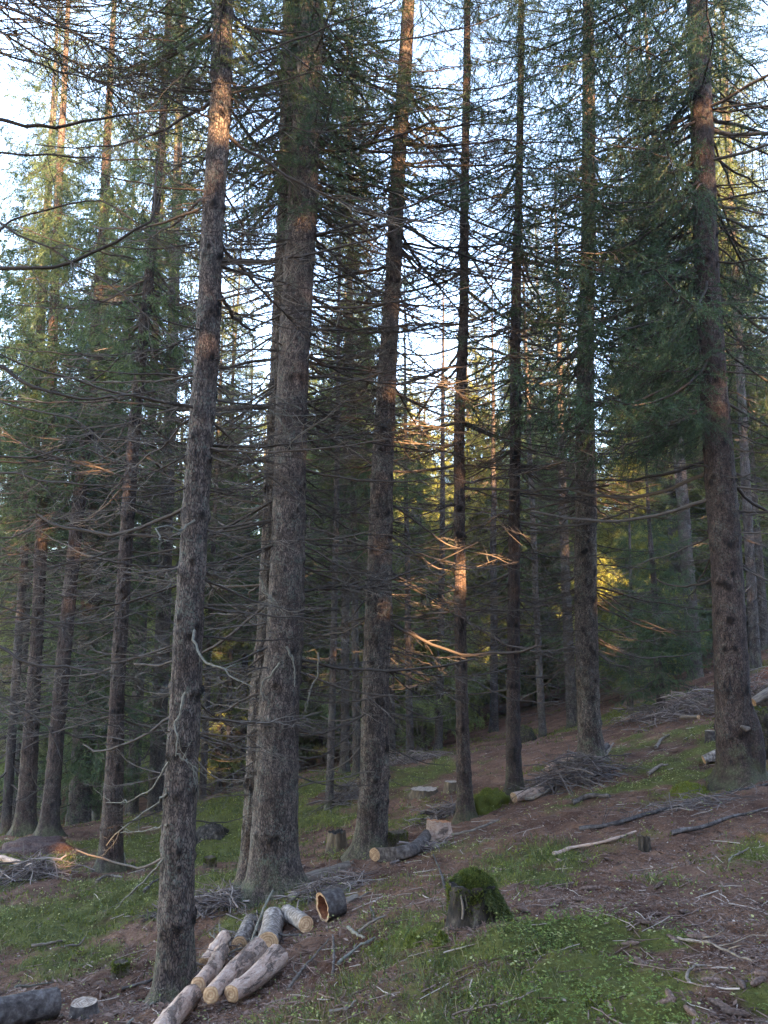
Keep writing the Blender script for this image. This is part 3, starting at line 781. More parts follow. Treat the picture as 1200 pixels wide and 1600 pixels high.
# custom broken, lichen-grey branches on the two big left trunks and the sunlit ones right of the middle trunk
def custom(key, pts, Y, r0, tw=6, sd=1, m=TWIG_PALE, tl=.15, r1=None):
    root = NEAR_TREES[key]['root']
    if isinstance(Y, tuple):
        c = catmull([P(a, b, Y[0] + (Y[1] - Y[0]) * i / (len(pts) - 1)) for i, (a, b) in enumerate(pts)], 16)
    else: c = px_curve(pts, Y)
    o = limb(root, c, r0, r1 or r0 * .35, tw, sd, m=m, tl=tl, down=.1)
    return o
for a in [('T1', [(290,1082),(286,1110),(281,1145),(280,1180)], 5.0, .010, 1, 1), ('T1', [(280,1180),(290,1190),(305,1200),(318,1228)], 5.0, .006, 6, 2),
          ('T1', [(303,985),(310,1010),(322,1033),(350,1050),(400,1075)], (5.1, 4.7), .010, 6, 3), ('T1', [(262,1190),(235,1230),(200,1243),(165,1245)], (5.1, 5.6), .007, 6, 4),
          ('T1', [(262,1240),(235,1262),(205,1278),(180,1308)], (5.1, 5.3), .009, 6, 5), ('T1', [(262,1290),(225,1302),(185,1312)], (5.1, 5.6), .008, 3, 6),
          ('T1', [(255,1345),(235,1365),(205,1390),(195,1408)], (5.1, 5.3), .008, 4, 7), ('T1', [(305,812),(280,830),(255,825),(245,842),(255,850)], (5.0, 4.6), .008, 5, 8),
          ('T2', [(448,1010),(455,1030),(461,1050),(462,1080)], 6.75, .011, 3, 9), ('T2', [(437,1035),(425,1050),(413,1062),(412,1090)], 6.7, .012, 8, 10),
          ('T2', [(497,1020),(498,1050),(490,1078),(478,1110)], 6.5, .008, 6, 11), ('T2', [(408,905),(412,925),(430,935),(445,960)], 6.7, .008, 6, 12),
          ('T2B', [(420,640),(438,660),(446,690),(444,712)], 6.8, .010, 8, 13), ('T1', [(305,640),(330,648),(380,646),(450,650),(500,655)], (5.1, 5.6), .009, 12, 14),
          ('T2', [(470,640),(430,622),(370,620),(300,622)], (6.8, 6.2), .008, 12, 15)]:
    custom(*a)
for a in [('T3', [(615,790),(650,815),(685,845),(720,862),(760,870),(800,885)], (8.0, 8.4), .013, 10, 21), ('T3', [(625,860),(655,870),(690,890),(730,890),(775,880)], (8.2, 8.6), .011, 10, 22),
          ('T3', [(612,893),(650,915),(690,935),(740,950),(800,960)], (8.0, 8.5), .010, 8, 23), ('T3', [(600,1010),(630,1025),(670,1040),(700,1058)], (7.9, 8.1), .008, 5, 24),
          ('T3', [(640,985),(660,1005),(680,1035),(695,1050)], (8.1, 8.2), .008, 5, 25), ('T3', [(615,935),(660,960),(690,970),(715,978)], (8.1, 8.4), .008, 5, 26),
          ('T3', [(612,720),(650,735),(680,745),(705,752)], (8.0, 8.2), .008, 5, 27), ('T3', [(612,665),(650,680),(700,690),(730,690)], (8.0, 8.3), .008, 6, 28),
          ('T3', [(628,540),(660,560),(690,585),(730,600),(760,620)], (8.0, 8.3), .009, 6, 29), ('T3', [(622,270),(660,280),(720,290),(790,300)], (8.0, 8.6), .008, 8, 30),
          ('T6', [(935,725),(960,750),(985,765),(1020,780),(1035,785)], (10.1, 9.8), .010, 6, 31), ('T6', [(935,762),(980,768),(1010,758),(1045,755)], (10.1, 9.8), .010, 6, 32),
          ('T6', [(935,930),(970,960),(1010,975),(1060,990),(1090,1010)], (10.1, 9.5), .011, 14, 33), ('T6', [(935,950),(975,965),(1020,985),(1050,992),(1085,1005)], (10.1, 9.3), .010, 14, 34),
          ('T6', [(930,790),(950,810),(960,830)], (10.1, 9.9), .010, 2, 35)]:
    custom(*a, m=TWIG, tl=.28)
print('limbs', round(time.time() - T0, 1))

# ------------------------------------------------------------------ mid and far trees
PROTO = []
def far_proto(seed, H, z0, Rb, dead_to, lib=LIVE_FAR, mats=None, r=.13, step=.42, per=5, deadstep=.32, deadper=4, dlen=1.5):
    mats = mats or [TWIG, NEEDLE]
    me, _ = trunk_mesh('trunk', [(0, 0, 0), (.05, .02, H * .3), (.1, .0, H * .6)], [r, r * .8, r * .5], BARK_FAR, seed=seed, sides=12, step=.15, ext_to=H, knots=False)
    cm = crown_mesh('crown', seed, z0, H, Rb, lib, mats, step, per, DEAD_FAR, (.6, dead_to), dlen, deadstep, deadper)
    PROTO.append((me, cm)); return len(PROTO) - 1
p_mid = [far_proto(1, 21, 5.5, 1.7, 7), far_proto(2, 23, 7.0, 1.9, 9), far_proto(3, 19, 4.5, 1.6, 6), far_proto(4, 24, 8.5, 1.5, 10)]
p_pale = [far_proto(5, 20, 4.0, 1.9, 5, mats=[TWIG, NEEDLE_PALE_LIT], per=6, step=.34), far_proto(6, 22, 3.0, 2.1, 4, mats=[TWIG, NEEDLE_PALE_LIT], per=6, step=.34)]
p_full = [far_proto(7, 20, 1.2, 2.2, 2), far_proto(8, 17, .8, 2.0, 1.5)]
p_small = [far_proto(15, 11, .7, 2.0, 1.2, lib=LIVE_MASS, mats=[TWIG, NEEDLE_PALE_LIT], per=6, step=.27, r=.09), far_proto(16, 13, 1.0, 2.1, 1.5, lib=LIVE_MASS, mats=[TWIG, NEEDLE_PALE_LIT], per=6, step=.29, r=.10)]
p_young = [far_proto(9, 5.0, .5, .95, 1.0, r=.05, step=.22, per=6), far_proto(10, 3.6, .35, .8, .6, r=.035, step=.18, per=6)]
p_dead = [far_proto(11, 12, 9.5, .5, 11, r=.06, deadstep=.30, deadper=3, dlen=1.0), far_proto(12, 8, 7, .4, 7.5, r=.045, deadstep=.26, deadper=3, dlen=.9)]
print('protos', round(time.time() - T0, 1))

ZONES = [(0, 'at the far left edge'), (110, 'behind the lone reddish trunk'), (215, 'left of the log-pile spruce'),
         (330, 'left of the double spruce'), (475, 'left of the middle trunk'),
         (615, 'left of the slender trunk'), (735, 'behind the mossy mound'), (815, 'left of the stick heap'),
         (935, 'right of the stick heap'), (1020, 'left of the thick dark trunk'), (1165, 'at the right edge')]
def zone(px):
    z = ZONES[0][1]
    for a, t in ZONES:
        if px >= a: z = t
    return z
def place_tree(proto, x, y, s=1.0, rz=0, label=None, group=None, tilt=(0, 0), sxy=1.0, name='spruce_tree', cat='tree'):
    tm, cm = PROTO[proto]
    root = empty(name, (x, y, gz(x, y) - .03), label, cat, group)
    root.rotation_euler = (tilt[0], tilt[1], rz); root.scale = (s * sxy, s * sxy, s)
    link('trunk', tm, root); link('crown', cm, root)
    return root

# trees seen one by one behind the near ones: (px, py of the foot, depth, proto, trunk width px, label)
rngm = np.random.default_rng(5)
MID = [(515,1238,12.5,p_dead[0],12,'thin sunlit-brown pole left of the middle trunk with a brush pile at its foot'),
       (538,1212,15,p_mid[0],15,'first of two spruces just left of the middle trunk, further down the slope'),
       (558,1212,14.5,p_mid[2],13,'dark spruce half hidden by the left flank of the middle trunk'),
       (614,1192,18,p_dead[0],10,'thin dark spruce close to the right side of the middle trunk'),
       (641,1190,17,p_dead[0],12,'pinkish slim spruce beyond the two pale cut stumps'),
       (659,1178,19,p_small[0],24,'squat dark spruce foot beyond the two pale cut stumps'),
       (685,1178,18,p_dead[0],13,'straight spruce just left of the slender smooth trunk, far behind'),
       (773,1190,20,p_dead[0],14,'spruce rising behind the bright mossy mound'),
       (848,1160,16,p_dead[0],12,'short-looking dark trunk left of the stick heap, beyond a boulder'),
       (895,1142,16.5,p_dead[0],18,'pale-barked spruce tucked against the left of the reddish-brown trunk'),
       (985,1105,16,p_young[0],9,'small spruce with drooping green skirt, right of the stick heap'),
       (1033,1105,13.5,p_young[0],14,'young leaning spruce with dark green skirt on the slope'),
       (1088,1065,18,p_mid[1],22,'wide-footed dark spruce left of the thick dark trunk'),
       (1066,1050,21,p_mid[0],20,'spruce directly behind the wide-footed dark one'),
       (1180,1030,16,p_mid[3],16,'slim spruce seen past the right side of the thick dark trunk'),
       (1196,1010,19,p_mid[2],14,'last spruce at the right edge of the picture'),
       (122,1302,15,p_full[1],36,'stout dark stump-like spruce between the close pair and the lone reddish trunk'),
       (148,1296,17,p_mid[2],13,'thin dark spruce beside the stout dark one at the left'),
       (205,1284,17,p_mid[1],20,'dark spruce just right of the lone reddish trunk'),
       (243,1285,16,p_mid[3],26,'dark spruce partly hidden by the log-pile spruce'),
       (8,1310,14,p_mid[0],14,'spruce with orange-lit foot at the left edge'),
       (316,1250,17,p_mid[2],12,'thin spruce right of the log-pile spruce, at the edge of the green patch'),
       (342,1237,20,p_mid[3],11,'first of three thin far trunks above the green patch'),
       (358,1240,20,p_mid[1],10,'second of three thin far trunks above the green patch'),
       (379,1232,21,p_mid[0],11,'third of three thin far trunks above the green patch')]
for (px, py, Y, pr, w, lab) in MID:
    b = P(px, py, Y); r = w * .5 * zc(b) / F
    base_r = {0:.13}.get(0) if pr not in p_young + p_dead else (.05 if pr in p_young else .06)
    s = rngm.uniform(.9, 1.1) * (.8 if px == 659 else .62 if px in (316, 342, 358, 379) else 1)
    sxy = 1.0
    rt = place_tree(pr, b[0], b[1], s, rngm.uniform(0, 6.28), lab, 'spruces in the middle distance', (rngm.normal(0, .012), rngm.normal(0, .02)))
    rt.location.z = min(rt.location.z, b[2] + .05) if abs(rt.location.z - b[2]) < .5 else rt.location.z
    k = max(.6, min(2.2, r / (base_r * s)))
    for ch in rt.children:
        if ch.data == PROTO[pr][0]: ch.scale = (k, k, 1)

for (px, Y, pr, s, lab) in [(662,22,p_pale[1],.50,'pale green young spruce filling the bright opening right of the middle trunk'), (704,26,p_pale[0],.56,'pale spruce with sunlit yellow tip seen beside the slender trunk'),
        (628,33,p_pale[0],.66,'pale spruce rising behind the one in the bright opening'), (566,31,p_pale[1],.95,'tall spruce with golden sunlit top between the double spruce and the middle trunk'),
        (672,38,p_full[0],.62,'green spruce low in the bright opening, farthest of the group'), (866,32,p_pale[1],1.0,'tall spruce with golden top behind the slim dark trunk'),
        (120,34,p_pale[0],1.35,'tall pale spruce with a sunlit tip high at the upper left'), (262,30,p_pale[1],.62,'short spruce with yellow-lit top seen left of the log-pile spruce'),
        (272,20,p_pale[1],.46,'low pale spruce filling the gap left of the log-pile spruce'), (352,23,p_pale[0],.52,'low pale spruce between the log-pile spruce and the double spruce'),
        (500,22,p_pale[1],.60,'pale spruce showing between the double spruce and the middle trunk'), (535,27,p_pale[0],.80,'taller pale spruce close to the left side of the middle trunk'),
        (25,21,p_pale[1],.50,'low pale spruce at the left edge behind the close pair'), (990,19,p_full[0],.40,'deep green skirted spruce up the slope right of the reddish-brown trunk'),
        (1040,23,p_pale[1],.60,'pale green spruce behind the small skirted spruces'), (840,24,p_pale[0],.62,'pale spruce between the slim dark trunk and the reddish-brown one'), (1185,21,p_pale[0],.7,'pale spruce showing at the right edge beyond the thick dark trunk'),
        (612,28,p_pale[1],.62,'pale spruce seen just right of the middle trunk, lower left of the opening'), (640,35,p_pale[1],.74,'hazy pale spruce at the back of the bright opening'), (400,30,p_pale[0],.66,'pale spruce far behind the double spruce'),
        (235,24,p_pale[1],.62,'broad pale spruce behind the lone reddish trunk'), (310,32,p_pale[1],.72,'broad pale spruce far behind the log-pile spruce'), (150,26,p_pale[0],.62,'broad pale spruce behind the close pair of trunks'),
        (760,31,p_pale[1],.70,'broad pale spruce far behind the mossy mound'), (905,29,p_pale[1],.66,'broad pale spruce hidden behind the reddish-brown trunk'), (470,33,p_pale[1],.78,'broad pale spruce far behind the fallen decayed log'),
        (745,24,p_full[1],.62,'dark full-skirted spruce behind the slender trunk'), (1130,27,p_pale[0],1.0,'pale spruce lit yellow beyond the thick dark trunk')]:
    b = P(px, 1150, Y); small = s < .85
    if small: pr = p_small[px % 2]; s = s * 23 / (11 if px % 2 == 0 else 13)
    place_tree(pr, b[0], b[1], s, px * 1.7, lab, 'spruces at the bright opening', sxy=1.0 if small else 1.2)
    MID.append((px, 1150, Y))
taken = [tuple(P(a[0], a[1], a[2])[:2]) for a in MID] + [tuple(t['base'][:2]) for t in NEAR_TREES.values()]
rng = np.random.default_rng(77); cnt = 0; tries = 0
counts = {}
while cnt < 54 and tries < 6000:
    tries += 1
    y = math.sqrt(rng.uniform(15 ** 2, 46 ** 2)); x = rng.uniform(-.62, .62) * y
    if min((x - a) ** 2 + (y - b) ** 2 for a, b in taken) < (2.0 + y * .015) ** 2: continue
    px, _ = project(np.array([x, y, gz(x, y)]))
    # the bright opening in the middle of the picture: no crowns straight behind it until far away
    if 575 < px < 775: continue
    if 225 < px < 310 and y > 17: continue
    if 30 < px < 90 and y > 15: continue
    if 930 < px < 985 and y > 17: continue
    if 335 < px < 400: continue
    if 965 < px < 1075 and y < 19: continue
    taken.append((x, y)); cnt += 1
    pr = rng.choice(p_mid + p_pale + p_pale + p_full + p_dead[:1]) if y > 19 else rng.choice(p_mid + p_mid + p_dead)
    tier = 'in the middle distance' if y < 22 else ('further back' if y < 32 else 'deep in the wood')
    kind = {0: 'bare-limbed brown spruce', 1: 'pale green spruce', 2: 'spruce green almost to the ground', 3: 'thin dead spruce pole'}[
        0 if pr in p_mid else 1 if pr in p_pale else 2 if pr in p_full else 3]
    lab = f'{kind} {tier}, {zone(px)}'.replace('in the middle distance, ', '').replace('further back, ', 'further back ').replace('deep in the wood, ', 'deep in the wood ')
    place_tree(int(pr), x, y, rng.uniform(.8, 1.12), rng.uniform(0, 6.28), lab, f'{tier}: trees like a {kind}', (rng.normal(0, .015), rng.normal(0, .02)))
from collections import defaultdict
byl = defaultdict(list)
for o in COL.objects:
    if o.name.startswith('spruce_tree') and o.parent is None and o.get('label') and ('middle distance:' in o.get('group', '') or 'further back:' in o.get('group', '') or 'deep in the wood:' in o.get('group', '')):
        byl[o['label']].append(o)
ORD = {2: ['left', 'right'], 3: ['leftmost', 'middle', 'rightmost'], 4: ['leftmost', 'second from left', 'third from left', 'rightmost'],
       5: ['leftmost', 'second from left', 'middle', 'second from right', 'rightmost']}
for lab, os_ in byl.items():
    if len(os_) in ORD:
        os_.sort(key=lambda o: project(np.array(o.location))[0])
        for o, w in zip(os_, ORD[len(os_)]): o['label'] = w + ' ' + lab
print('bg trees', cnt, tries, round(time.time() - T0, 1))

# a far wood that reads as one mass beyond the countable trees
def far_wood():
    rng = np.random.default_rng(9); mb = MB()
    protos = []
    for s in range(3):
        m = MB(); r2 = np.random.default_rng(s + 60)
        tube(m, [(0, 0, -.5), (0, 0, 9), (0, 0, 18)], [.16, .1, .02], 6, 0, .4)
        whorls(m, r2, LIVE_COARSE, 1.0, 18, lambda z: (0, 0), lambda z: 2.6 * (1 - (z - 2) / 17) + .2, .55, 5, lambda z: -.1, 1.8)
        protos.append(m.arrays())
    n = 0
    while n < 330:
        y = rng.uniform(42, 80); x = rng.uniform(-.75, .75) * y
        px, _ = project(np.array([x, y, 0]))
        s = rng.uniform(.42, .72) if n % 3 else rng.uniform(.75, 1.0) * (.6 if 560 < px < 720 else 1)
        mb.add_arrays(protos[rng.integers(3)], rotz(rng.uniform(0, 6.28)), s, (x, y, gz(x, y))); n += 1
    link('distant_forest', mb.mesh('distant_forest', [TWIG, NEEDLE_PALE_LIT]), kind='stuff')
far_wood()
print('far wood', round(time.time() - T0, 1))

# ------------------------------------------------------------------ unseen wood added behind the viewpoint to keep low sun off the near trees
SUN_GAPS = [(922,925,10.1,.12),(345,205,5.2,.10),(347,150,5.2,.07),(350,60,5.2,.06),(700,868,8.3,.22),(760,878,8.5,.18),(650,905,8.2,.14),(720,945,8.4,.16),(680,1035,8.1,.14),(650,1000,8.1,.10),(660,1020,8.1,.08),  # chosen sunlit spots; the rear crowns are cut open toward the sun
        (985,760,9.9,.22),(1030,770,9.8,.14),(925,925,10.2,.10),(925,865,10.2,.05),(805,860,9.5,.05),(803,930,9.5,.05),(1030,975,9.6,.16),(960,940,10,.10),
        (115,1345,11.6,.28),(135,1352,11.3,.16),(95,1335,11.8,.16),(118,1175,14,.20),(128,1150,14,.20),(108,1200,14,.2),(160,1180,13,.2),(200,1190,13,.25),(8,1280,14,.25),(690,905,12,.38),(515,1050,12.5,.15),(590,960,8.0,.06),(590,850,7.9,.06),
        (230,1350,12,.3),(1070,840,16,.5),(1040,900,16,.3),(240,1180,15,.3),(640,690,8.2,.2),(580,400,31,2.2),(575,300,31,2.2),(570,520,31,2),(655,640,25,1.6),(655,560,25,1.3),(700,560,29,1.8),(690,640,27,2.0),(662,690,22,1.5),(662,600,22,1.5),(662,780,22,1.0),(640,700,25,.9),(740,600,34,2),(628,560,33,1.8),
        (860,400,30,2),(300,700,28,2),(230,700,26,1.6),(960,310,30,2),(1130,340,24,1.6),(40,540,28,2)]
def rear_wood():
    rng = np.random.default_rng(31)
    tgt = np.array([P(a, b, c) for a, b, c, r in SUN_GAPS]); tr = np.array([g[3] for g in SUN_GAPS])
    ok = []
    for i, T in enumerate(tgt):                # a gap whose beam would strike a nearer trunk on its way is left closed
        good = True
        for t in NEAR_TREES.values():
            z, x, y, rad = t['ax']; d = np.stack([x, y, z], 1) - T; along = d @ SUNDIR
            pr = np.linalg.norm(d - along[:, None] * SUNDIR, axis=1)
            if ((along > .7) & (pr < .22 + tr[i])).any(): good = False
        ok.append(good)
    print('gaps kept', [SUN_GAPS[i][:2] for i in range(len(ok)) if ok[i]]); tgt = tgt[ok]; tr = tr[ok]
    fwd = norm(np.array([SUNDIR[0], SUNDIR[1], 0])); side = np.array([-fwd[1], fwd[0], 0])
    protos = []
    for s in range(3):
        m = MB(); r2 = np.random.default_rng(s + 90)
        tube(m, [(0, 0, -.8), (0, 0, 9), (0, 0, 18.5)], [.18, .12, .02], 8, 0, .4)
        whorls(m, r2, LIVE_COARSE, .6, 18.5, lambda z: (0, 0), lambda z: 2.9 * (1 - (z - 1) / 19.5) + .2, .42, 6, lambda z: -.08, 1.8)
        protos.append(m.arrays())
    n = 0
    for row in range(2):
        for k in np.arange(-34, 34, 2.7):
            p = fwd * (13 + row * 4.2 + rng.normal(0, .5)) + side * (k + row * 1.6 + rng.normal(0, .4))
            m = MB(); m.add_arrays(protos[rng.integers(3)], rotz(rng.uniform(0, 6.28)), rng.uniform(.75, .98), (p[0], p[1], gz(p[0], p[1])))
            v, t, tm, q, qm, c = m.arrays()
            cen = v[t].mean(1)
            keep = np.ones(len(t), bool)
            for T, r in zip(tgt, tr):
                d = cen - T; along = d @ SUNDIR; perp = np.linalg.norm(d - along[:, None] * SUNDIR, axis=1)
                keep &= ~((perp < r + .03) & (along > 0))
            cq = v[q].mean(1); keepq = np.ones(len(q), bool)
            for T, r in zip(tgt, tr):
                d = cq - T; along = d @ SUNDIR; perp = np.linalg.norm(d - along[:, None] * SUNDIR, axis=1)
                keepq &= ~((perp < r + .0) & (along > 0) & (np.abs(cq[:, 2]) < 50) & (qm == 0) & (perp < 1))
            root = empty('spruce_tree', (p[0], p[1], gz(p[0], p[1])), 'dense spruce standing behind the viewpoint, out of the picture', 'tree', 'spruces behind the viewpoint')
            mm = MB(); isw = np.zeros(len(v), bool)
            mm.v = [v - np.array(root.location, np.float32)]; mm.n = len(v); mm.col = [c]
            mm.t = [t[keep]]; mm.tm = [tm[keep]]; mm.q = [q[keepq]]; mm.qm = [qm[keepq]]
            link('crown', mm.mesh('crown', [TWIG, NEEDLE]), root); n += 1
    print('rear', n)
rear_wood()
print('rear wood', round(time.time() - T0, 1))

# ------------------------------------------------------------------ the faint blue air of the wood
def haze():
    mb = MB(); x0, x1, y0, y1, z0, z1 = -130, 130, -60, 130, -40, 45
    v = [(x, y, z) for x in (x0, x1) for y in (y0, y1) for z in (z0, z1)]
    mb.add(v, None, [(0, 1, 3, 2), (4, 6, 7, 5), (0, 4, 5, 1), (2, 3, 7, 6), (0, 2, 6, 4), (1, 5, 7, 3)])
    m = bpy.data.materials.new('thin_haze'); m.use_nodes = True; nt = m.node_tree; nt.nodes.clear()
    out = nt.nodes.new('ShaderNodeOutputMaterial'); v_ = nt.nodes.new('ShaderNodeVolumePrincipled')
    v_.inputs['Color'].default_value = (.82, .88, 1, 1); v_.inputs['Density'].default_value = HAZE; v_.inputs['Anisotropy'].default_value = 0.2
    nt.links.new(v_.outputs[0], out.inputs['Volume'])
    link('haze', mb.mesh('haze', m), kind='stuff')
HAZE = 0.0006
if HAZE: haze()
#DETAILS-BEGIN
# ------------------------------------------------------------------ logs, stumps, stones
def rest(px, py, w, lift=0.0):
    """centre of a round thing of pixel width w seen at (px, py) and lying on the ground, and its radius"""
    h = hit(px, py + w * .5); r = w * .5 * zc(h) / F
    return np.array([h[0], h[1], h[2] + r + lift]), r
def log(label, pts, m, cut=(True, True), cutm=None, seed=0, name='log', lift=0.0, group=None, rough=.05, cat='log', ends=None, knots=0, sink=0.0):
    rng = np.random.default_rng(seed + 900)
    C = []; Rr = []
    for k, p in enumerate(pts):
        if len(p) == 2 and hasattr(p[0], '__len__'): c, r = np.array(p[0], float), p[1]
        else: c, r = rest(p[0], p[1], p[2], lift + (p[3] if len(p) > 3 else 0))
        C.append(c); Rr.append(r)
    C = np.array(C); Rr = np.array(Rr); C[:, 2] -= sink
    X = norm(C[-1] - C[0]); Yv = norm(np.cross([0, 0, 1.0], X)); Zv = np.cross(X, Yv)
    M = np.stack([X, Yv, Zv], 1)
    root = empty(name, tuple(C[0]), label, cat, group)
    root.rotation_euler = Matrix(M.tolist()).to_euler()
    L = (C - C[0]) @ M
    n = 26; c = catmull(np.c_[L, Rr], n) if len(L) > 2 else np.c_[L[0] + (L[1] - L[0]) * np.linspace(0, 1, n)[:, None], np.linspace(Rr[0], Rr[1], n)]
    sides = 26; a = np.arange(sides) / sides * 2 * np.pi
    U, A = np.meshgrid(c[:, 0], a, indexing='ij')
    rr = c[:, 3][:, None] * (1 + rough * fbm(np.cos(A) * 2 + seed, U * 5 + np.sin(A) * 2, 3, seed) * 1.5 + rough * .7 * fbm(np.cos(A) * 6 + seed, U * 22 + np.sin(A) * 6, 2, seed + 4))
    for _ in range(knots):
        ka = rng.uniform(.3, 2.8); ku = rng.uniform(0, c[-1, 0])
        da = (A - ka + np.pi) % (2 * np.pi) - np.pi
        rr = rr + .012 * np.exp(-((da * .09 / .014) ** 2 + ((U - ku) / .014) ** 2))
    v = np.stack([c[:, 0][:, None] + 0 * A, c[:, 1][:, None] + rr * np.cos(A), c[:, 2][:, None] + rr * np.sin(A)], -1)
    i = np.arange(n - 1)[:, None] * sides; j = np.arange(sides)[None]; j2 = (j + 1) % sides
    q = np.stack([i + j, i + sides + j, i + sides + j2, i + j2], -1).reshape(-1, 4)
    mb = MB(); mb.add(v.reshape(-1, 3), None, q)
    link('bark', mb.mesh('bark', m, True), root)
    for e, (k, sgn) in enumerate(((0, -1), (n - 1, 1))):
        if not cut[e]: mt = m
        else: mt = (cutm or CUTX)
        if isinstance(mt, tuple): mt = mt[e]
        cen = v[k].mean(0); ring = cen + (v[k] - cen) * .995; rings = [ring]
        for f in (.75, .45, .2): rings.append(cen + (v[k] - cen) * f + np.array([sgn * .003 * (1 + rng.random()), 0, 0]))
        vv = np.concatenate(rings + [cen[None] + [sgn * .004, 0, 0]])
        mb = MB(); qs = []
        for s in range(3):
            for jj in range(sides): qs.append((s * sides + jj, s * sides + (jj + 1) % sides, (s + 1) * sides + (jj + 1) % sides, (s + 1) * sides + jj))
        ts = [(3 * sides + jj, 3 * sides + (jj + 1) % sides, 4 * sides) for jj in range(sides)]
        # put the disc's own centre on its object's axis so that the rings are concentric with it
        off = np.array([cen[0], cen[1], cen[2]])
        mb.add(vv - off, ts, qs)
        o = link('cut_end' if cut[e] else 'broken_end', mb.mesh('cut_end', mt, False), root); o.location = tuple(off)
    return root

log('peeled pinkish log at the right of the front pile, ring end facing left', [(361,1567,27),(398,1540,33),(434,1508,36)], LOGBARK, seed=1, rough=.08, group='cut logs in the front pile', knots=5, lift=.03)
log('middle log of the front pile, tilted ring end beside the right-hand one', [(329,1575,26),(362,1540,31),(402,1498,31)], LOGBARK, seed=2, rough=.10, group='cut logs in the front pile', knots=5, lift=.05)
log('thinner log lying third from the right in the front pile', [(308,1562,25),(330,1535,25),(346,1503,24)], LOGBARK, seed=3, rough=.10, group='cut logs in the front pile', knots=6, lift=.06)
log('bark-covered log at the lower left corner of the front pile, beside the tree', [(222,1660,34),(262,1606,34),(298,1566,32)], LOGBARK, seed=4, group='cut logs in the front pile', knots=8, lift=.02)
log('short log lying across the back of the front pile under the twigs', [(318,1528,20),(338,1500,22),(350,1482,20)], LOGBARK, seed=5, rough=.12, group='cut logs in the front pile', knots=4, lift=.07)
log('stout mottled log pointing away, between the front pile and the hollow log', [(418,1476,34),(424,1455,35),(427,1437,34)], LOGGREY, seed=6, group='cut logs behind the front pile', knots=3)
log('narrow grey log lying left of the stout mottled one', [(374,1478,26),(384,1460,26),(392,1442,24)], LOGGREY, seed=7, group='cut logs behind the front pile', knots=3)
log('grey-barked log with round orange sawn end right beside the hollow log', [(478,1447,24),(465,1438,24),(448,1428,24)], LOGGREY, seed=8, group='cut logs behind the front pile', knots=2)

def hollow_log(label, pts, seed):
    C = []; Rr = []
    for p in pts: c, r = rest(*p); C.append(c); Rr.append(r)
    C = np.array(C); X = norm(C[-1] - C[0]); Yv = norm(np.cross([0, 0, 1.0], X)); Zv = np.cross(X, Yv); M = np.stack([X, Yv, Zv], 1)
    root = empty('hollow_log', tuple(C[0]), label, 'log'); root.rotation_euler = Matrix(M.tolist()).to_euler()
    L = np.linalg.norm(C[-1] - C[0]); n = 14; sides = 30
    u = np.linspace(0, L, n); a = np.arange(sides) / sides * 2 * np.pi; U, A = np.meshgrid(u, a, indexing='ij')
    R = (Rr[0] + (Rr[-1] - Rr[0]) * U / L) * (1 + .06 * fbm(np.cos(A) * 2 + seed, U * 4 + np.sin(A) * 2, 3, seed))
    Ri = R * (.80 + .10 * fbm(np.cos(A) * 3 + seed, np.sin(A) * 3 + U * 6, 2, seed + 3)) * (1 - .45 * U / L)
    def sh(r, uu): return np.stack([uu, r * np.cos(A), r * np.sin(A)], -1)
    jag = .012 * fbm(np.cos(A) * 4, np.sin(A) * 4, 2, 5)
    o = sh(R, U + jag * (U == 0)); i_ = sh(Ri, U * .8 + .004 + jag * (U == 0))
    i = np.arange(n - 1)[:, None] * sides; j = np.arange(sides)[None]; j2 = (j + 1) % sides
    q = np.stack([i + j, i + sides + j, i + sides + j2, i + j2], -1).reshape(-1, 4)
    mb = MB(); mb.add(o.reshape(-1, 3), None, q); link('bark', mb.mesh('bark', LOGDARK, True), root)
    mb = MB(); mb.add(i_.reshape(-1, 3), [((n - 1) * sides + k, (n - 1) * sides + (k + 1) % sides, n * sides) for k in range(0)], q[:, ::-1])
    cen = i_[-1].mean(0); mb.add(np.r_[i_[-1], cen[None]], [(k, (k + 1) % sides, sides) for k in range(sides)])
    link('rotten_core', mb.mesh('rotten_core', ROTWOOD, True), root)
    mb = MB(); rim = np.concatenate([o[0], i_[0]]); mb.add(rim, None, [(k, (k + 1) % sides, sides + (k + 1) % sides, sides + k) for k in range(sides)])
    link('cut_rim', mb.mesh('cut_rim', CUTX), root)
hollow_log('hollow log with dark rust-red rotten core facing the viewer', [(503,1420,43),(532,1409,40)], 3)

log('long decayed fallen log running up from the double spruce', [(402,1397,21),(440,1384,20),(490,1368,16),(545,1349,13)], GREYWOOD, cut=(False, False), seed=11, rough=.16, name='fallen_log', sink=.02)
log('bent dark log with pale sawn end lying below the orange stump', [(585,1338,21),(618,1337,22),(648,1327,20),(668,1306,18)], LOGDARK, cut=(True, False), seed=12, rough=.10)
log('dark barked log lying in the bottom left corner', [(-45,1600,46),(20,1584,46),(84,1570,44)], LOGDARK, cut=(True, True), cutm=(CUTX, LOGDARK), seed=13)
log('mossy half-buried log end at the foot of the slim dark trunk', [(803,1247,16),(830,1240,15),(852,1230,14)], LOGBARK, seed=14)
log('thin fallen trunk leaning down from the stick heap', [(838,1238,7),(880,1222,9),(912,1200,10,.05),(950,1180,9,.12)], LOGDARK, cut=(False, False), seed=15, name='fallen_log')
log('pale weathered log jutting in from the right edge above the mossy rock', [(1178,1112,13,.12),(1200,1102,14,.16),(1240,1086,15,.2)], GREYWOOD, seed=16)
log('reddish broken log beyond the foot of the thick dark trunk', [(1168,1085,14),(1200,1062,16,.1),(1240,1040,16,.15)], ROTWOOD, cut=(False, False), seed=17, name='fallen_log')
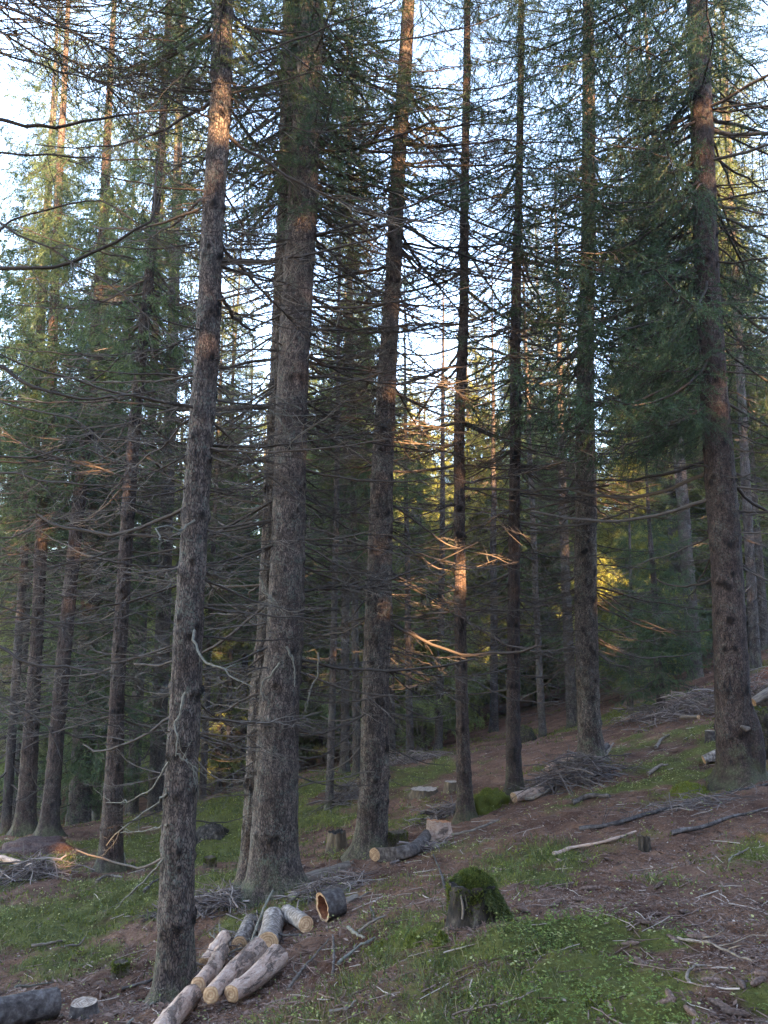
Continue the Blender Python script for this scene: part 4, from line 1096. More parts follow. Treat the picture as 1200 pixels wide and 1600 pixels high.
log('short sawn log lying left of the foot of the thick dark trunk', [(1100,1188,14),(1122,1180,17),(1150,1172,18)], LOGGREY, seed=18)
log('small chunk of split wood below the hollow log', [(538,1411,9),(556,1402,10)], GREYWOOD, seed=19, rough=.12)
log('pale log piece on the dry brush up the right slope', [(1066,1127,7,.05),(1092,1126,7,.05)], GREYWOOD, seed=20)

def fuzz(mb, p, nrm, ln, wd, rng, spread=.8, cols=(.3, .9)):
    k = len(p); d = norm(nrm + rng.normal(0, spread * .5, (k, 3))); s = norm(np.cross(d, rng.normal(0, 1, (k, 3))))
    l = ln * rng.uniform(.5, 1.3, (k, 1)); w = wd * rng.uniform(.6, 1.3, (k, 1)) * .5
    v = np.stack([p - s * w, p + s * w, p + d * l], 1).reshape(-1, 3)
    mb.add(v, np.arange(3 * k).reshape(-1, 3), None, 0, np.repeat(rng.uniform(*cols, k), 3))

def mound(name, label, px, py, w, h, m, seed, Y=None, cat='mound', mossy=True, depth=1.0, rough=.16, density=9000, parent=None, flat=0, sink=.08, group=None, fz=.018):
    """a low lump: (px, py) is the foot's middle, w and h its pixel size"""
    b = hit(px, py); s = zc(b) / F; rx = w * .5 * s; rz = h * s
    n, sd = 22, 40; th = np.linspace(0, 1, n) ** .8 * math.pi * .52; a = np.arange(sd) / sd * 2 * np.pi
    T, A = np.meshgrid(th, a, indexing='ij')
    f = 1 + rough * 1.6 * fbm(np.cos(A) * np.sin(T) * 2.4 + seed, np.sin(A) * np.sin(T) * 2.4 + np.cos(T) * 2, 4, seed) + rough * .5 * fbm(np.cos(A) * 9 * np.sin(T) + seed, np.sin(A) * 9 * np.sin(T) + 3 * T, 2, seed + 9)
    x = rx * np.sin(T) * np.cos(A) * f; y = rx * depth * np.sin(T) * np.sin(A) * f; z = (rz + sink) * np.cos(T) * f - sink
    v = np.stack([x, y, z], -1).reshape(-1, 3)
    i = np.arange(n - 1)[:, None] * sd; j = np.arange(sd)[None]; j2 = (j + 1) % sd
    q = np.stack([i + j, i + sd + j, i + sd + j2, i + j2], -1).reshape(-1, 4)
    mb = MB(); mb.add(v, None, q, 0, .35)
    loc = (b[0], b[1] + rx * depth * .3, b[2])
    if parent is None:
        o = link(name, mb.mesh(name, m, True), None, label, cat, group); o.location = loc
    else:
        o = link(name, mb.mesh(name, m, True), parent); o.location = np.array(loc) - np.array(parent.location)
    if mossy:
        rng = np.random.default_rng(seed); me = MB()
        k = int(density * rx * (rx + rz) * 3 + 400); u = rng.integers(0, len(q), k); P4 = v[q[u]]; w1 = rng.dirichlet((1, 1, 1, 1), k)
        p = (P4 * w1[..., None]).sum(1); nr = norm(np.cross(P4[:, 1] - P4[:, 0], P4[:, 3] - P4[:, 0])); nr = np.where((nr * p).sum(1)[:, None] < 0, -nr, nr)
        up = nr[:, 2] > -.1
        fuzz(me, p[up], nr[up] + [0, 0, .35], fz, fz * .45, rng)
        link('moss', me.mesh('moss', MOSS_OLD if m is not MOSS or py > 1400 else MOSS), o)
    return o

def stump(label, px, py, w, h, side_m, top_m, seed, flare=.35, moss=False, tilt=0.0, jag=0.0, name='tree_stump', group=None, w_is_top=True):
    b = hit(px, py); s = zc(b) / F; r = w * .5 * s; H = h * s
    root = empty(name, (b[0], b[1] + r * .8, b[2] - .01), label, 'stump', group)
    sd = 44; nz = 16; z = np.linspace(-.12, H, nz); a = np.arange(sd) / sd * 2 * np.pi
    Z, A = np.meshgrid(z, a, indexing='ij')
    rr = r * (1 + flare * np.exp(-np.maximum(Z, 0) / (H * .45 + .01)) * (.6 + .5 * np.cos(A * 5 + seed) * .6 + .3 * np.cos(3 * A + seed)))
    rr = rr * (1 + .10 * fbm(np.cos(A) * 2.5 + seed, Z * 3 + np.sin(A) * 2.5, 4, seed) + .05 * fbm(np.cos(A) * 11 + seed, Z * 6 + np.sin(A) * 11, 2, seed + 2))
    zz = Z + (Z > H * .6) * (tilt * np.cos(A + 2.2) * r + jag * fbm(np.cos(A) * 5, np.sin(A) * 5, 3, seed)) 
    v = np.stack([rr * np.cos(A), rr * np.sin(A), zz], -1)
    i = np.arange(nz - 1)[:, None] * sd; j = np.arange(sd)[None]; j2 = (j + 1) % sd
    q = np.stack([i + j, i + j2, i + sd + j2, i + sd + j], -1).reshape(-1, 4)
    mb = MB(); mb.add(v.reshape(-1, 3), None, q); link('bark', mb.mesh('bark', side_m, True), root)
    cen = v[-1].mean(0); vv = [v[-1]]
    for k, f in enumerate((.93, .7, .4)): vv.append(cen + (v[-1] - cen) * f - np.array([0, 0, .004]) + np.c_[0 * a, 0 * a, .006 * np.cos(a * 3 + k + seed)])
    vv = np.concatenate(vv + [cen[None]])
    qs = [(s_ * sd + jj, s_ * sd + (jj + 1) % sd, (s_ + 1) * sd + (jj + 1) % sd, (s_ + 1) * sd + jj) for s_ in range(3) for jj in range(sd)]
    ts = [(3 * sd + jj, 3 * sd + (jj + 1) % sd, 4 * sd) for jj in range(sd)]
    mb = MB(); mb.add(vv, ts, qs); link('cut_top', mb.mesh('cut_top', top_m), root)
    if moss:
        rng = np.random.default_rng(seed); m2 = MB(); k = 2600
        aa = rng.uniform(0, 6.283, k); zf = rng.uniform(.0, 1, k) ** .5
        p = np.stack([r * 1.03 * np.cos(aa), r * 1.03 * np.sin(aa), zf * H], -1); k2 = rng.random(k) < vnoise(aa * 2, zf * 3, seed) * moss
        fuzz(m2, p[k2], np.c_[np.cos(aa), np.sin(aa), .6 + 0 * aa][k2], .02, .008, rng)
        link('moss', m2.mesh('moss', MOSS_OLD), root)
    return root
STW = simple('old_stump_side', [(0.3, (0.03, 0.022, 0.016)), (0.55, (0.10, 0.07, 0.045)), (0.7, (0.17, 0.13, 0.085))], 22, bumpd=.012, stretch=(1, 1, .3))
STD = simple('dark_rotting_side', [(0.32, (0.006, 0.005, 0.004)), (0.5, (0.028, 0.020, 0.014)), (0.62, (0.075, 0.055, 0.040)), (0.74, (0.17, 0.135, 0.105))], 26, bumpd=.018, stretch=(1, 1, .3))
stump('freshly sawn stump with pale round top in the bottom left corner', 124, 1592, 38, 20, LOGDARK, CUTZ, 31)
stump('small brown old stump on the yellowish moss left of the log-pile spruce', 185, 1528, 22, 22, STW, STW, 32, moss=.5, jag=.02)
stump('orange-topped sawn stump above the bent dark log', 687, 1312, 37, 26, LOGBARK, CUTO, 33, tilt=.15, jag=.02)
stump('greenish mossy stump between the middle trunk and the orange stump', 622, 1328, 27, 24, STW, STW, 34, moss=1.0, jag=.03)
stump('wide low stump with pale flat top beyond the orange stump', 664, 1246, 40, 11, STW, CUTZ, 35, jag=.02)
stump('pale-topped stump just left of the slender smooth trunk', 706, 1238, 19, 15, STW, CUTZ, 36)
stump('small dark rotten stump alone on the bare brown slope at the right', 1010, 1332, 17, 24, STD, STW, 37, jag=.03, tilt=.3)
stump('purplish rotten stump with black hollow left of the middle trunk', 525, 1330, 26, 28, STW, STD, 38, jag=.05, flare=.5)
stump('little mossy stump on the green patch right of the log-pile spruce', 326, 1355, 18, 14, STW, STW, 39, moss=1.0)
stump('white-topped stump peeking out left of the thick dark trunk', 1112, 1160, 14, 18, LOGDARK, CUTZ, 40)

# the big mossy stump in the foreground
def big_stump():
    root = stump('large dark rotting stump capped with thick green moss in the foreground', 741, 1450, 74, 58, STD, STD, 51, flare=.35, jag=.03, tilt=.1, moss=.8)
    o = root.location
    rng = np.random.default_rng(4)
    b = hit(741, 1446); s = zc(b) / F
    # moss laid over the top like a rug, spilling down to the ground at the right and behind
    n, sc = 46, 96; t = np.linspace(0, 1, n); a = np.arange(sc) / sc * 2 * np.pi; T, A = np.meshgrid(t, a, indexing='ij')
    def lobe(A, c, w): return np.exp(-(((A - c + np.pi) % (2 * np.pi) - np.pi) / w) ** 2)
    right = lobe(A, -.15, .75)
    Rr = (41 + 24 * right + 16 * lobe(A, 1.4, .9)) * s * (1 + .16 * fbm(np.cos(A) * 2, np.sin(A) * 2, 3, 3) + .07 * fbm(np.cos(A) * 8, np.sin(A) * 8, 2, 5))
    top = 71 * s; zed = (40 + 22 * fbm(np.cos(A) * 2.2, np.sin(A) * 2.2, 3, 41) * 1.6 + 6 * np.sin(A * 9 + 1)) * s * (1 - right) + (-4 * s) * right
    pw = 3.4 * (1 - right) + 1.7 * right
    x_ = Rr * T * np.cos(A) + .01; y_ = Rr * T * np.sin(A) * .9
    z_ = top + (zed - top) * T ** pw + .028 * fbm(x_ * 13, y_ * 13 + T * 3, 3, 8) * (.4 + T) + .012 * fbm(x_ * 45, y_ * 45 + T * 5, 2, 9)
    v = np.stack([x_, y_, z_], -1).reshape(-1, 3)
    i = np.arange(n - 1)[:, None] * sc; j = np.arange(sc)[None]; j2 = (j + 1) % sc
    q = np.stack([i + j, i + sc + j, i + sc + j2, i + j2], -1).reshape(-1, 4)
    mb = MB(); mb.add(v, None, q, 0, .2)
    k = 26000; ar = np.linalg.norm(np.cross(v[q[:, 1]] - v[q[:, 0]], v[q[:, 3]] - v[q[:, 0]]), axis=1); u = rng.choice(len(q), k, p=ar / ar.sum())
    P4 = v[q[u]]; w1 = rng.dirichlet((1, 1, 1, 1), k); p = (P4 * w1[..., None]).sum(1); nr = norm(np.cross(P4[:, 1] - P4[:, 0], P4[:, 3] - P4[:, 0]))
    dry = vnoise(p[:, 0] * 14 + 3, p[:, 2] * 14, 6); sh = np.clip(.25 + .7 * vnoise(p[:, 0] * 30, p[:, 2] * 30, 4), 0, 1)
    g1 = dry < .62
    fuzz(mb, p[g1], nr[g1] + [0, 0, .1], .013, .006, rng, 1.0, (.1, .85))
    link('moss_cap', mb.mesh('moss_cap', MOSS_OLD), root)
    mg = MB(); sel = (~g1) | ((p[:, 0] > .05) & (rng.random(k) < .35)); ps = p[sel]
    fuzz(mg, ps, np.c_[rng.normal(.2, .5, len(ps)), rng.normal(-.5, .4, len(ps)), -.5 + 0 * ps[:, 0]], .035, .004, rng, .6, (.0, .7))
    link('dry_grass', mg.mesh('dry_grass', GRASS), root)
    # torn pale wood at the front of the hollow
    for k, (px, py, hh, ww) in enumerate([(722,1418,34,5),(729,1412,26,4),(737,1420,30,5),(745,1425,22,4)]):
        p = P(px, py, b[1] - .045 + .01 * k) - np.array(o); mb = MB()
        zz = np.linspace(0, 1, 6); pts = np.stack([p[0] + .006 * np.sin(zz * 4 + k), p[1] + 0 * zz, p[2] + hh * s * (zz - .5)], -1)
        tube(mb, pts, ww * .5 * s * (1 - .7 * np.abs(zz - .4)), 5, 0, .5, True)
        link('splinter', mb.mesh('splinter', GREYWOOD if k < 2 else ROTWOOD), root)
big_stump()
mound('mossy_mound', 'bright green moss mound right behind the slender smooth trunk', 762, 1266, 66, 26, MOSS, 61, depth=1.2, rough=.40)
mound('mossy_rock', 'dark mossy rock at the right edge beside the thick dark trunk', 1200, 1180, 70, 66, STD, 62, cat='rock')
mound('mossy_rock', 'rounded dark mossy boulder behind the slim dark trunk', 823, 1158, 34, 22, STD, 63, cat='rock')
ANT = simple('anthill_soil', [(0.3, (0.03, 0.014, 0.011)), (0.55, (0.065, 0.038, 0.032)), (0.7, (0.11, 0.075, 0.062))], 40, bumpd=.03)
mound('root_mound', 'reddish-brown mound of needles and roots joining the pair of trunks at the left', 50, 1328, 110, 15, ANT, 64, mossy=False, depth=.8)
mound('root_mound', 'dark earth mound by the green patch right of the log-pile spruce', 328, 1308, 60, 16, STD, 65, mossy=False)  # dark lump put in for the hollow under a root plate
mound('mossy_mound', 'low dark green moss hump at the foot of the thick dark trunk', 1085, 1240, 60, 12, MOSS, 66, depth=1.2)
mound('mossy_mound', 'small moss hump at the lower left of the big rotting stump', 645, 1478, 40, 11, MOSS, 67)
mound('mossy_mound', 'small moss cushion below the big rotting stump', 690, 1478, 34, 12, MOSS, 68)
# scar and second bulge on the thick right-hand trunk
T7 = NEAR_TREES['T7']
p = P(1171, 1140, 7.72); mb = MB(); zz = np.linspace(0, 1, 14)
pts = np.stack([p[0] + .03 * np.sin(zz * 3) + .0 * zz, p[1] + 0 * zz, p[2] - .55 + 1.05 * zz], -1) - T7['base']
tube(mb, pts, .085 * np.sin(np.clip(zz * 1.05 + .25, 0, 1) * math.pi) ** .6 + .02, 14, 0, .4, True)
link('burl', mb.mesh('burl', BARK_DARK, True), T7['root'])
mb = MB(); p = P(1165, 1138, 7.6) - T7['base']; pts = np.array([p + [-.045, 0, .02], p + [0, -.012, -.005], p + [.04, 0, -.005]]); tube(mb, pts, [.012, .028, .016], 8, 0, .5, True)
link('scar', mb.mesh('scar', GREYWOOD, True), T7['root'])

# ------------------------------------------------------------------ sticks lying about, one by one
STICK_MATS = {'g': GREYWOOD, 'd': LOGDARK, 'p': TWIG_PALE, 'b': LOGBARK}
def stick(label, pts, w, m='g', seed=0, lift=0, twigs=0, zs=None, name='stick'):
    P3 = []
    for k, (px, py) in enumerate(pts):
        h = hit(px, py); h[2] += .012 + lift + (zs[k] if zs else 0)
        if zs: # raised points: slide along the line of sight
            r = ray(px, py); t = h[1]; h = P(px, py, h[1] - zs[k] * 1.2)
        P3.append(h)
    P3 = np.array(P3); o = P3[0].copy(); c = catmull(P3, 14) - o
    rng = np.random.default_rng(seed + 700); r = w * .5 * zc(o) / F
    c = c + wiggle(14, .0035, rng)
    mb = MB(); tube(mb, c, np.linspace(r, r * .55, 14) * (1 + .12 * rng.normal(0, 1, 14)), 7, 0, .5, True)
    for _ in range(twigs):
        q = c[rng.integers(2, 12)]; d = norm(c[-1] - c[0]); d = norm(d + rng.normal(0, .7, 3) + [0, 0, .25]); l = rng.uniform(.06, .25); s = np.linspace(0, 1, 5)[:, None]
        tube(mb, q + d * l * s + wiggle(5, .012, rng), .0035 * (1 - .7 * s[:, 0]), 4, 0, .5)
    ob = link(name, mb.mesh(name, STICK_MATS[m], True), None, label, 'stick'); ob.location = tuple(o)
for k, a in enumerate([
    ('leaning pale stick rising over the mottled logs of the pile', [(383,1520),(392,1480),(402,1450),(418,1412),(438,1376)], 6, 'p', 1, 0, 5, [.05,.16,.24,.3,.34]),
    ('lichened branch lying diagonally in front of the log-pile spruce', [(200,1600),(245,1562),(285,1530),(335,1500),(380,1480)], 6, 'p', 2, .0, 8, [.05,.1,.12,.12,.12]),
    ('brown stick crossing the foot of the log-pile spruce', [(190,1545),(235,1532),(290,1512),(340,1500)], 5, 'd', 3, 0, 3, [.03,.05,.06,.06]),
    ('thin dark twig arching across the rear logs', [(395,1478),(420,1462),(450,1463),(470,1462)], 5, 'd', 4, 0, 4, [.15,.2,.2,.12]),
    ('forked dead twig sticking up left of the mottled logs', [(352,1492),(345,1475),(332,1455)], 4, 'p', 5, 0, 6, [.02,.1,.2]),
    ('upright pale twig left of the mottled logs', [(350,1484),(346,1468),(343,1447)], 3.5, 'p', 6, 0, 4, [.02,.1,.2]),
    ('short upright dark stake below the hollow log', [(521,1528),(518,1500),(515,1460)], 6, 'd', 7, 0, 0, [.0,.09,.22]),
    ('long pale stick slanting down from the upright stake', [(450,1550),(475,1520),(495,1500),(511,1474)], 5, 'g', 8, 0, 1),
    ('pale forked stick right of the upright stake', [(528,1518),(555,1495),(575,1480),(593,1469)], 5, 'p', 9, .02, 2),
    ('short pale stick crossing the forked one', [(543,1464),(558,1470),(576,1477)], 6, 'p', 10, .03, 0),
    ('grey stick leading from the forked stick to the mossy ground', [(560,1468),(585,1455),(600,1450)], 5, 'g', 11, .02, 0),
    ('small upright broken stub above the forked stick', [(590,1452),(585,1432),(580,1417)], 6, 'd', 12, 0, 0, [.0,.07,.14]),
    ('slanting dark stick leaning left of the big rotting stump', [(703,1400),(695,1378),(687,1355),(677,1333)], 6, 'd', 13, 0, 0, [.02,.08,.1,.12]),
    ('straight brown stick lying above the mossy stump on the slope', [(865,1340),(900,1330),(945,1322),(995,1308)], 7, 'b', 14, .01, 2),
    ('long dark branch crossing the slope above the small rotten stump', [(905,1300),(965,1290),(1030,1270),(1100,1250),(1200,1225)], 8, 'd', 15, .01, 12),
    ('second long dark branch right of the small rotten stump', [(1050,1308),(1100,1298),(1150,1283),(1210,1268)], 7, 'd', 16, .01, 5),
    ('short stub of brown bark on the bare soil at the slope top', [(895,1258),(920,1251),(952,1250)], 10, 'd', 17, .01, 0),
    ('thin pale twig on the brown soil below the long branch', [(1140,1353),(1150,1345),(1170,1337)], 4, 'g', 18, .01, 0),
    ('curved pale twig on the soil at the lower right', [(1077,1545),(1082,1530),(1105,1517)], 6, 'g', 19, .012, 0),
    ('long thin twig lying among the cones at the lower right', [(1060,1478),(1100,1485),(1140,1498),(1185,1518)], 4.5, 'g', 20, .015, 3),
    ('pale stick lying on the yellowish moss up the slope', [(1013,1215),(1030,1205),(1046,1200)], 6, 'g', 21, .02, 0),
    ('bent pale stick on the sunless litter right of the stick heap', [(1025,1172),(1032,1160),(1048,1152)], 6, 'g', 22, .02, 0),
    ('pale curved branch below the fallen leaning trunk', [(822,1253),(845,1246),(862,1235),(878,1226)], 6, 'g', 23, .02, 2),
    ('pale twig by the orange stump', [(706,1308),(735,1303),(780,1290)], 5, 'g', 24, .01, 1),
    ('long thin stick rising from the decayed log toward the bent log', [(548,1350),(570,1330),(600,1308)], 6, 'g', 25, 0, 2, [.02,.1,.2]),
    ('thin pale stick behind the previous decayed log tip', [(500,1372),(545,1345),(590,1318)], 4, 'g', 26, 0, 1, [.02,.06,.12]),
    ('long grey stick lying parallel below the decayed log', [(452,1418),(475,1405),(505,1385)], 6, 'g', 27, .02, 2),
    ('pale stick alone on the grass at the lower left', [(48,1487),(75,1480),(100,1472)], 5, 'g', 28, .02, 0),
    ('second thin stick on the grass right of the pale one', [(100,1488),(120,1480),(130,1468)], 4, 'g', 29, .02, 0),
    ('pale stick by the foot of the lone reddish trunk', [(150,1383),(170,1375),(192,1375)], 5, 'g', 30, .02, 1),
    ('dark twig on the moss beside the log-pile spruce', [(225,1402),(238,1390),(250,1380)], 5, 'd', 31, .03, 4),
    ('long straight branch in the brush heap at the far left', [(0,1350),(35,1358),(75,1372)], 9, 'b', 32, .06, 3),
    ('thin upright stick stuck in the mossy slope beside the twigs', [(562,1410),(570,1402),(580,1395)], 3, 'g', 33, .01, 0),
    ('pale stick lying across the bottom left dark log', [(20,1598),(45,1590),(82,1578)], 4, 'p', 34, .17, 0),
    ('short bark-brown stick on the lower edge of the pile', [(515,1600),(540,1590),(556,1582)], 5, 'g', 35, .02, 0),
    ('broken branch resting against the left of the reddish-brown trunk', [(855,1215),(880,1203),(905,1197)], 10, 'b', 36, .10, 2),
    ('split branch standing out right of the reddish-brown trunk', [(940,1200),(950,1185),(957,1170)], 6, 'g', 37, .06, 0)]):
    stick(*a)

# spruce cones
def cone_mesh():
    mb = MB(); n = 22; sd = 12; u = np.linspace(0, 1, n); a = np.arange(sd) / sd * 2 * np.pi
    U, A = np.meshgrid(u, a, indexing='ij')
    r = .016 * np.sin(np.clip(U * .92 + .06, 0, 1) * math.pi) ** .55 * (1 + .16 * np.sign(np.sin(A * 4 + U * 26)) * (np.abs(np.sin(U * 34)) > .3))
    v = np.stack([(U - .5) * .115, r * np.cos(A), r * np.sin(A)], -1).reshape(-1, 3)
    i = np.arange(n - 1)[:, None] * sd; j = np.arange(sd)[None]; j2 = (j + 1) % sd
    mb.add(v, None, np.stack([i + j, i + sd + j, i + sd + j2, i + j2], -1).reshape(-1, 4)); return mb.mesh('spruce_cone', simple('cone_scales', [(0.3, (0.045, 0.026, 0.018)), (0.55, (0.13, 0.078, 0.058)), (0.75, (0.22, 0.14, 0.11))], 60, bumpd=.003), False)
CONE_LABELS = ['cone standing in the green tuft left of a cone pair at the lower right', 'left cone of the close pair above the long thin twig', 'right cone of the close pair above the long thin twig',
    'cone at the right edge of the bright leafy ground cover', 'cone right of the big rotting stump, nearer of two', 'cone just below the moss skirt of the big rotting stump', 'upper cone on the bare soil below the straight brown stick, right one',
    'cone on the bare soil directly below the small dark stump', 'largest dark cone on the brown soil above the thin twig', 'lower of two dark cones left of the green tuft', 'upper of two dark cones left of the green tuft', 'dark cone above and right of the cone pair',
    'cone between the curved pale twig and the right edge', 'cone leaning on a mate below the curved pale twig, upper one', 'cone leaning on a mate below the curved pale twig, lower one', 'cone near the bottom edge under the right end of the twigs',
    'left cone of the two below the end of the long thin twig', 'right cone of the two below the end of the long thin twig', 'upper cone on the bare soil below the straight brown stick, left one', 'cone alone between the mossy grass and the bare soil',
    'cone resting by the upper right of the moss skirt of the stump', 'cone touching the grass right below the big rotting stump', 'cone at the very right edge near the end of the long thin twig', 'lower right corner cone close to the bottom edge',
    'cone on the bottom edge right of the ground cover', 'cone above the ground cover in dry needles', 'cone on the soil to the right of the small dark stump', 'cone at the upper edge of the ground cover beside dry grass']
CM = cone_mesh(); rc = np.random.default_rng(8)
for k, (px, py, dark) in enumerate([(1055,1475,1),(1090,1470,1),(1101,1468,1),(1003,1511,1),(870,1415,1),(817,1429,1),(945,1365,1),(1030,1390,1),(1070,1430,1),(1005,1447,1),(1022,1434,1),(1125,1455,1),(1116,1540,1),(1048,1565,1),(1040,1575,1),
                                    (1125,1578,1),(1160,1550,1),(1185,1545,1),(948,1345,1),(920,1393,1),(838,1385,1),(775,1425,1),(1195,1530,1),(1150,1590,1),(1080,1590,1),(985,1480,1),(1075,1352,1),(905,1410,1)]):
    h = hit(px, py); o = link('spruce_cone', CM, None, None, 'cone', 'spruce cones scattered on the needle litter')
    o['label'] = CONE_LABELS[k]
    o.location = (h[0], h[1], h[2] + .012); o.rotation_euler = (rc.uniform(0, 6), rc.normal(0, .15), rc.uniform(0, 6.28)); s = rc.uniform(.65, .9); o.scale = (s, s, s)

# ------------------------------------------------------------------ brush heaps (tangled twigs, nobody could count them)
def brush(label, px, py, w, h, n, seed, L=(.25, .9), r=.007, m=None, flat=.25, along=None):
    rng = np.random.default_rng(seed); b = hit(px, py); s = zc(b) / F; mb = MB(); wx = w * .5 * s; hz = h * s
    for _ in range(n):
        x = rng.normal(0, .42) * wx; y = rng.normal(0, .42) * wx * .8; g = gz(b[0] + x, b[1] + y) - b[2]
        top = hz * math.exp(-(x * x + y * y) / (wx * wx) * 1.4)
        z = g + rng.uniform(0, 1) * top
        a = rng.uniform(0, 6.283) if along is None else along + rng.normal(0, .5)
        d = np.array([math.cos(a), math.sin(a), rng.normal(0, flat)]); l = rng.uniform(*L)
        k = 7; t = np.linspace(-.5, .5, k)[:, None]
        pts = np.array([x, y, z]) + d * l * t + np.array([0, 0, -.25]) * l * t ** 2 + wiggle(k, .02 * l, rng)
        pts[:, 2] = np.maximum(pts[:, 2], g - .02)
        rr = r * rng.uniform(.3, 1.5)
        tube(mb, pts, rr * np.linspace(1, .4, k), 4, 0, rng.uniform(.1, .9))
        for _k in range(2):
            q = pts[rng.integers(1, k - 1)]; d2 = norm(d + rng.normal(0, .7, 3)); l2 = l * rng.uniform(.15, .4); s2 = np.linspace(0, 1, 4)[:, None]
            tube(mb, q + d2 * l2 * s2 + wiggle(4, .03 * l2, rng), rr * .4 * (1 - .6 * s2[:, 0]), 3, 0, rng.uniform(.1, .9))
    o = link('brush', mb.mesh('brush', m or BRUSH), None, label, 'brush', 'heaps of dead twigs', 'stuff'); o.location = tuple(b)
BRUSH = simple('brushwood', [(0.15, (0.045, 0.032, 0.028)), (0.5, (0.13, 0.095, 0.082)), (0.85, (0.28, 0.225, 0.195))], 20, use_var=True, bumpd=0)
for a in [('brush heap round the foot of the reddish-brown trunk', 905, 1222, 170, 42, 190, 1), ('brush heap at the left edge below the reddish mound', 40, 1376, 130, 34, 150, 2),
          ('dark twig heap against the double spruce', 345, 1420, 120, 26, 170, 3, (.2, .7), .006), ('brush heap at the foot of the thin sunlit-brown pole', 540, 1252, 70, 30, 110, 4, (.2, .8)),
          ('twig heap between the orange stump and the pale flat stump', 690, 1278, 100, 22, 130, 5, (.15, .6)), ('dry purplish brush up the right slope', 1085, 1118, 150, 40, 230, 6, (.3, .9)),
          ('twigs tangled over the log pile', 335, 1535, 70, 38, 46, 7, (.15, .5), .005), ('twigs tangled behind the log pile', 390, 1470, 110, 26, 70, 8, (.15, .5), .004),
          ('twigs beside the decayed fallen log', 510, 1395, 160, 14, 150, 9, (.12, .5), .005), ('brush under the spruces beyond the pale stumps', 650, 1188, 110, 14, 100, 10, (.3, .9)),
          ('bark chips and twigs left of the bent dark log', 650, 1330, 90, 14, 120, 11, (.08, .25), .009), ('brush at the right edge beyond the thick dark trunk', 1195, 1100, 90, 60, 120, 12, (.3, .9)),
          ('twig scatter along the slope above the bare soil', 1080, 1262, 200, 12, 120, 13, (.12, .5), .004), ('brush on the far slope behind the small skirted spruces', 1010, 1125, 170, 22, 120, 14, (.3, .9)),
          ('brush on the near left ground by the spruce', 270, 1425, 90, 14, 80, 15, (.1, .4), .005)]:
    brush(*a)
print('things', round(time.time() - T0, 1))

# ------------------------------------------------------------------ ground cover
def sample(n, rmin, rmax, seed, power=1.0, amin=-33, amax=33):
    rng = np.random.default_rng(seed); r = rmin * (rmax / rmin) ** (rng.random(n) ** power); a = np.radians(rng.uniform(amin, amax, n))
    return r * np.sin(a), r * np.cos(a), r, rng
def scatter_tris(mb, base, d, l, w, col, rng, bend=None, mi=0):
    k = len(base); s = norm(np.cross(d, rng.normal(0, 1, (k, 3)))) 
    l = np.asarray(l).reshape(-1, 1); w = np.asarray(w).reshape(-1, 1) * .5
    if bend is None:
        v = np.stack([base - s * w, base + s * w, base + d * l], 1).reshape(-1, 3)
        mb.add(v, np.arange(3 * k).reshape(-1, 3), None, mi, np.repeat(col, 3))
    else:
        m_ = base + d * l * .55; t = base + d * l + bend * l
        v = np.stack([base - s * w, base + s * w, m_ + s * w * .7, m_ - s * w * .7, t], 1).reshape(-1, 3); i = np.arange(k)[:, None] * 5
        mb.add(v, (i + np.array([[3, 2, 4]])), (i + np.array([[0, 1, 2, 3]])), mi, np.repeat(col, 5))
def rhombs(mb, c, u, w_, ln, wd, col):
    """flat leaf shapes: centre base c, direction u, side w_"""
    k = len(c); ln = ln.reshape(-1, 1); wd = wd.reshape(-1, 1) * .5
    v = np.stack([c, c + u * ln * .5 + w_ * wd, c + u * ln, c + u * ln * .5 - w_ * wd], 1).reshape(-1, 3)
    mb.add(v, None, np.arange(4 * k).reshape(-1, 4), 0, np.repeat(col, 4))
# grass
x, y, r, rng = sample(150000, 2.3, 16, 1)
m_ = cover(x, y, ('grass',)); k = rng.random(len(x)) < m_ * .75 * (0.35 + vnoise(x * 3, y * 3, 8)); x, y, r = x[k], y[k], r[k]
b = np.c_[x, y, ground_z(x, y) - .005]; n = len(x); d = norm(np.c_[rng.normal(0, .45, n), rng.normal(0, .45, n), np.ones(n)])
l = rng.uniform(.025, .085, n) * (1 + .03 * r); mb = MB()
scatter_tris(mb, b, d, l, .0022 + .0007 * r, np.clip(rng.beta(2, 3, n) + .25 * (rng.random(n) < .1), 0, 1), rng, bend=np.c_[rng.normal(0, .35, n), rng.normal(0, .35, n), -rng.uniform(0, .3, n)])
link('grass', mb.mesh('grass', GRASS), kind='stuff', label='thin grass growing on the mossy slope')
# moss
x, y, r, rng = sample(230000, 2.3, 22, 2)
m_ = cover(x, y, ('moss', 'grass', 'cover')); k = rng.random(len(x)) < m_ * 1.0; x, y, r = x[k], y[k], r[k]; n = len(x)
b = np.c_[x, y, ground_z(x, y) - .003]; d = norm(np.c_[rng.normal(0, .7, n), rng.normal(0, .7, n), np.ones(n)]); mb = MB()
scatter_tris(mb, b, d, rng.uniform(.008, .030, n) * (.8 + .08 * r), .004 + .0016 * r, np.clip(.25 + .6 * vnoise(x * 6, y * 6, 3) + rng.normal(0, .15, n), 0, 1), rng)
link('moss_carpet', mb.mesh('moss_carpet', MOSS), kind='stuff', label='soft green moss carpet on the slope')
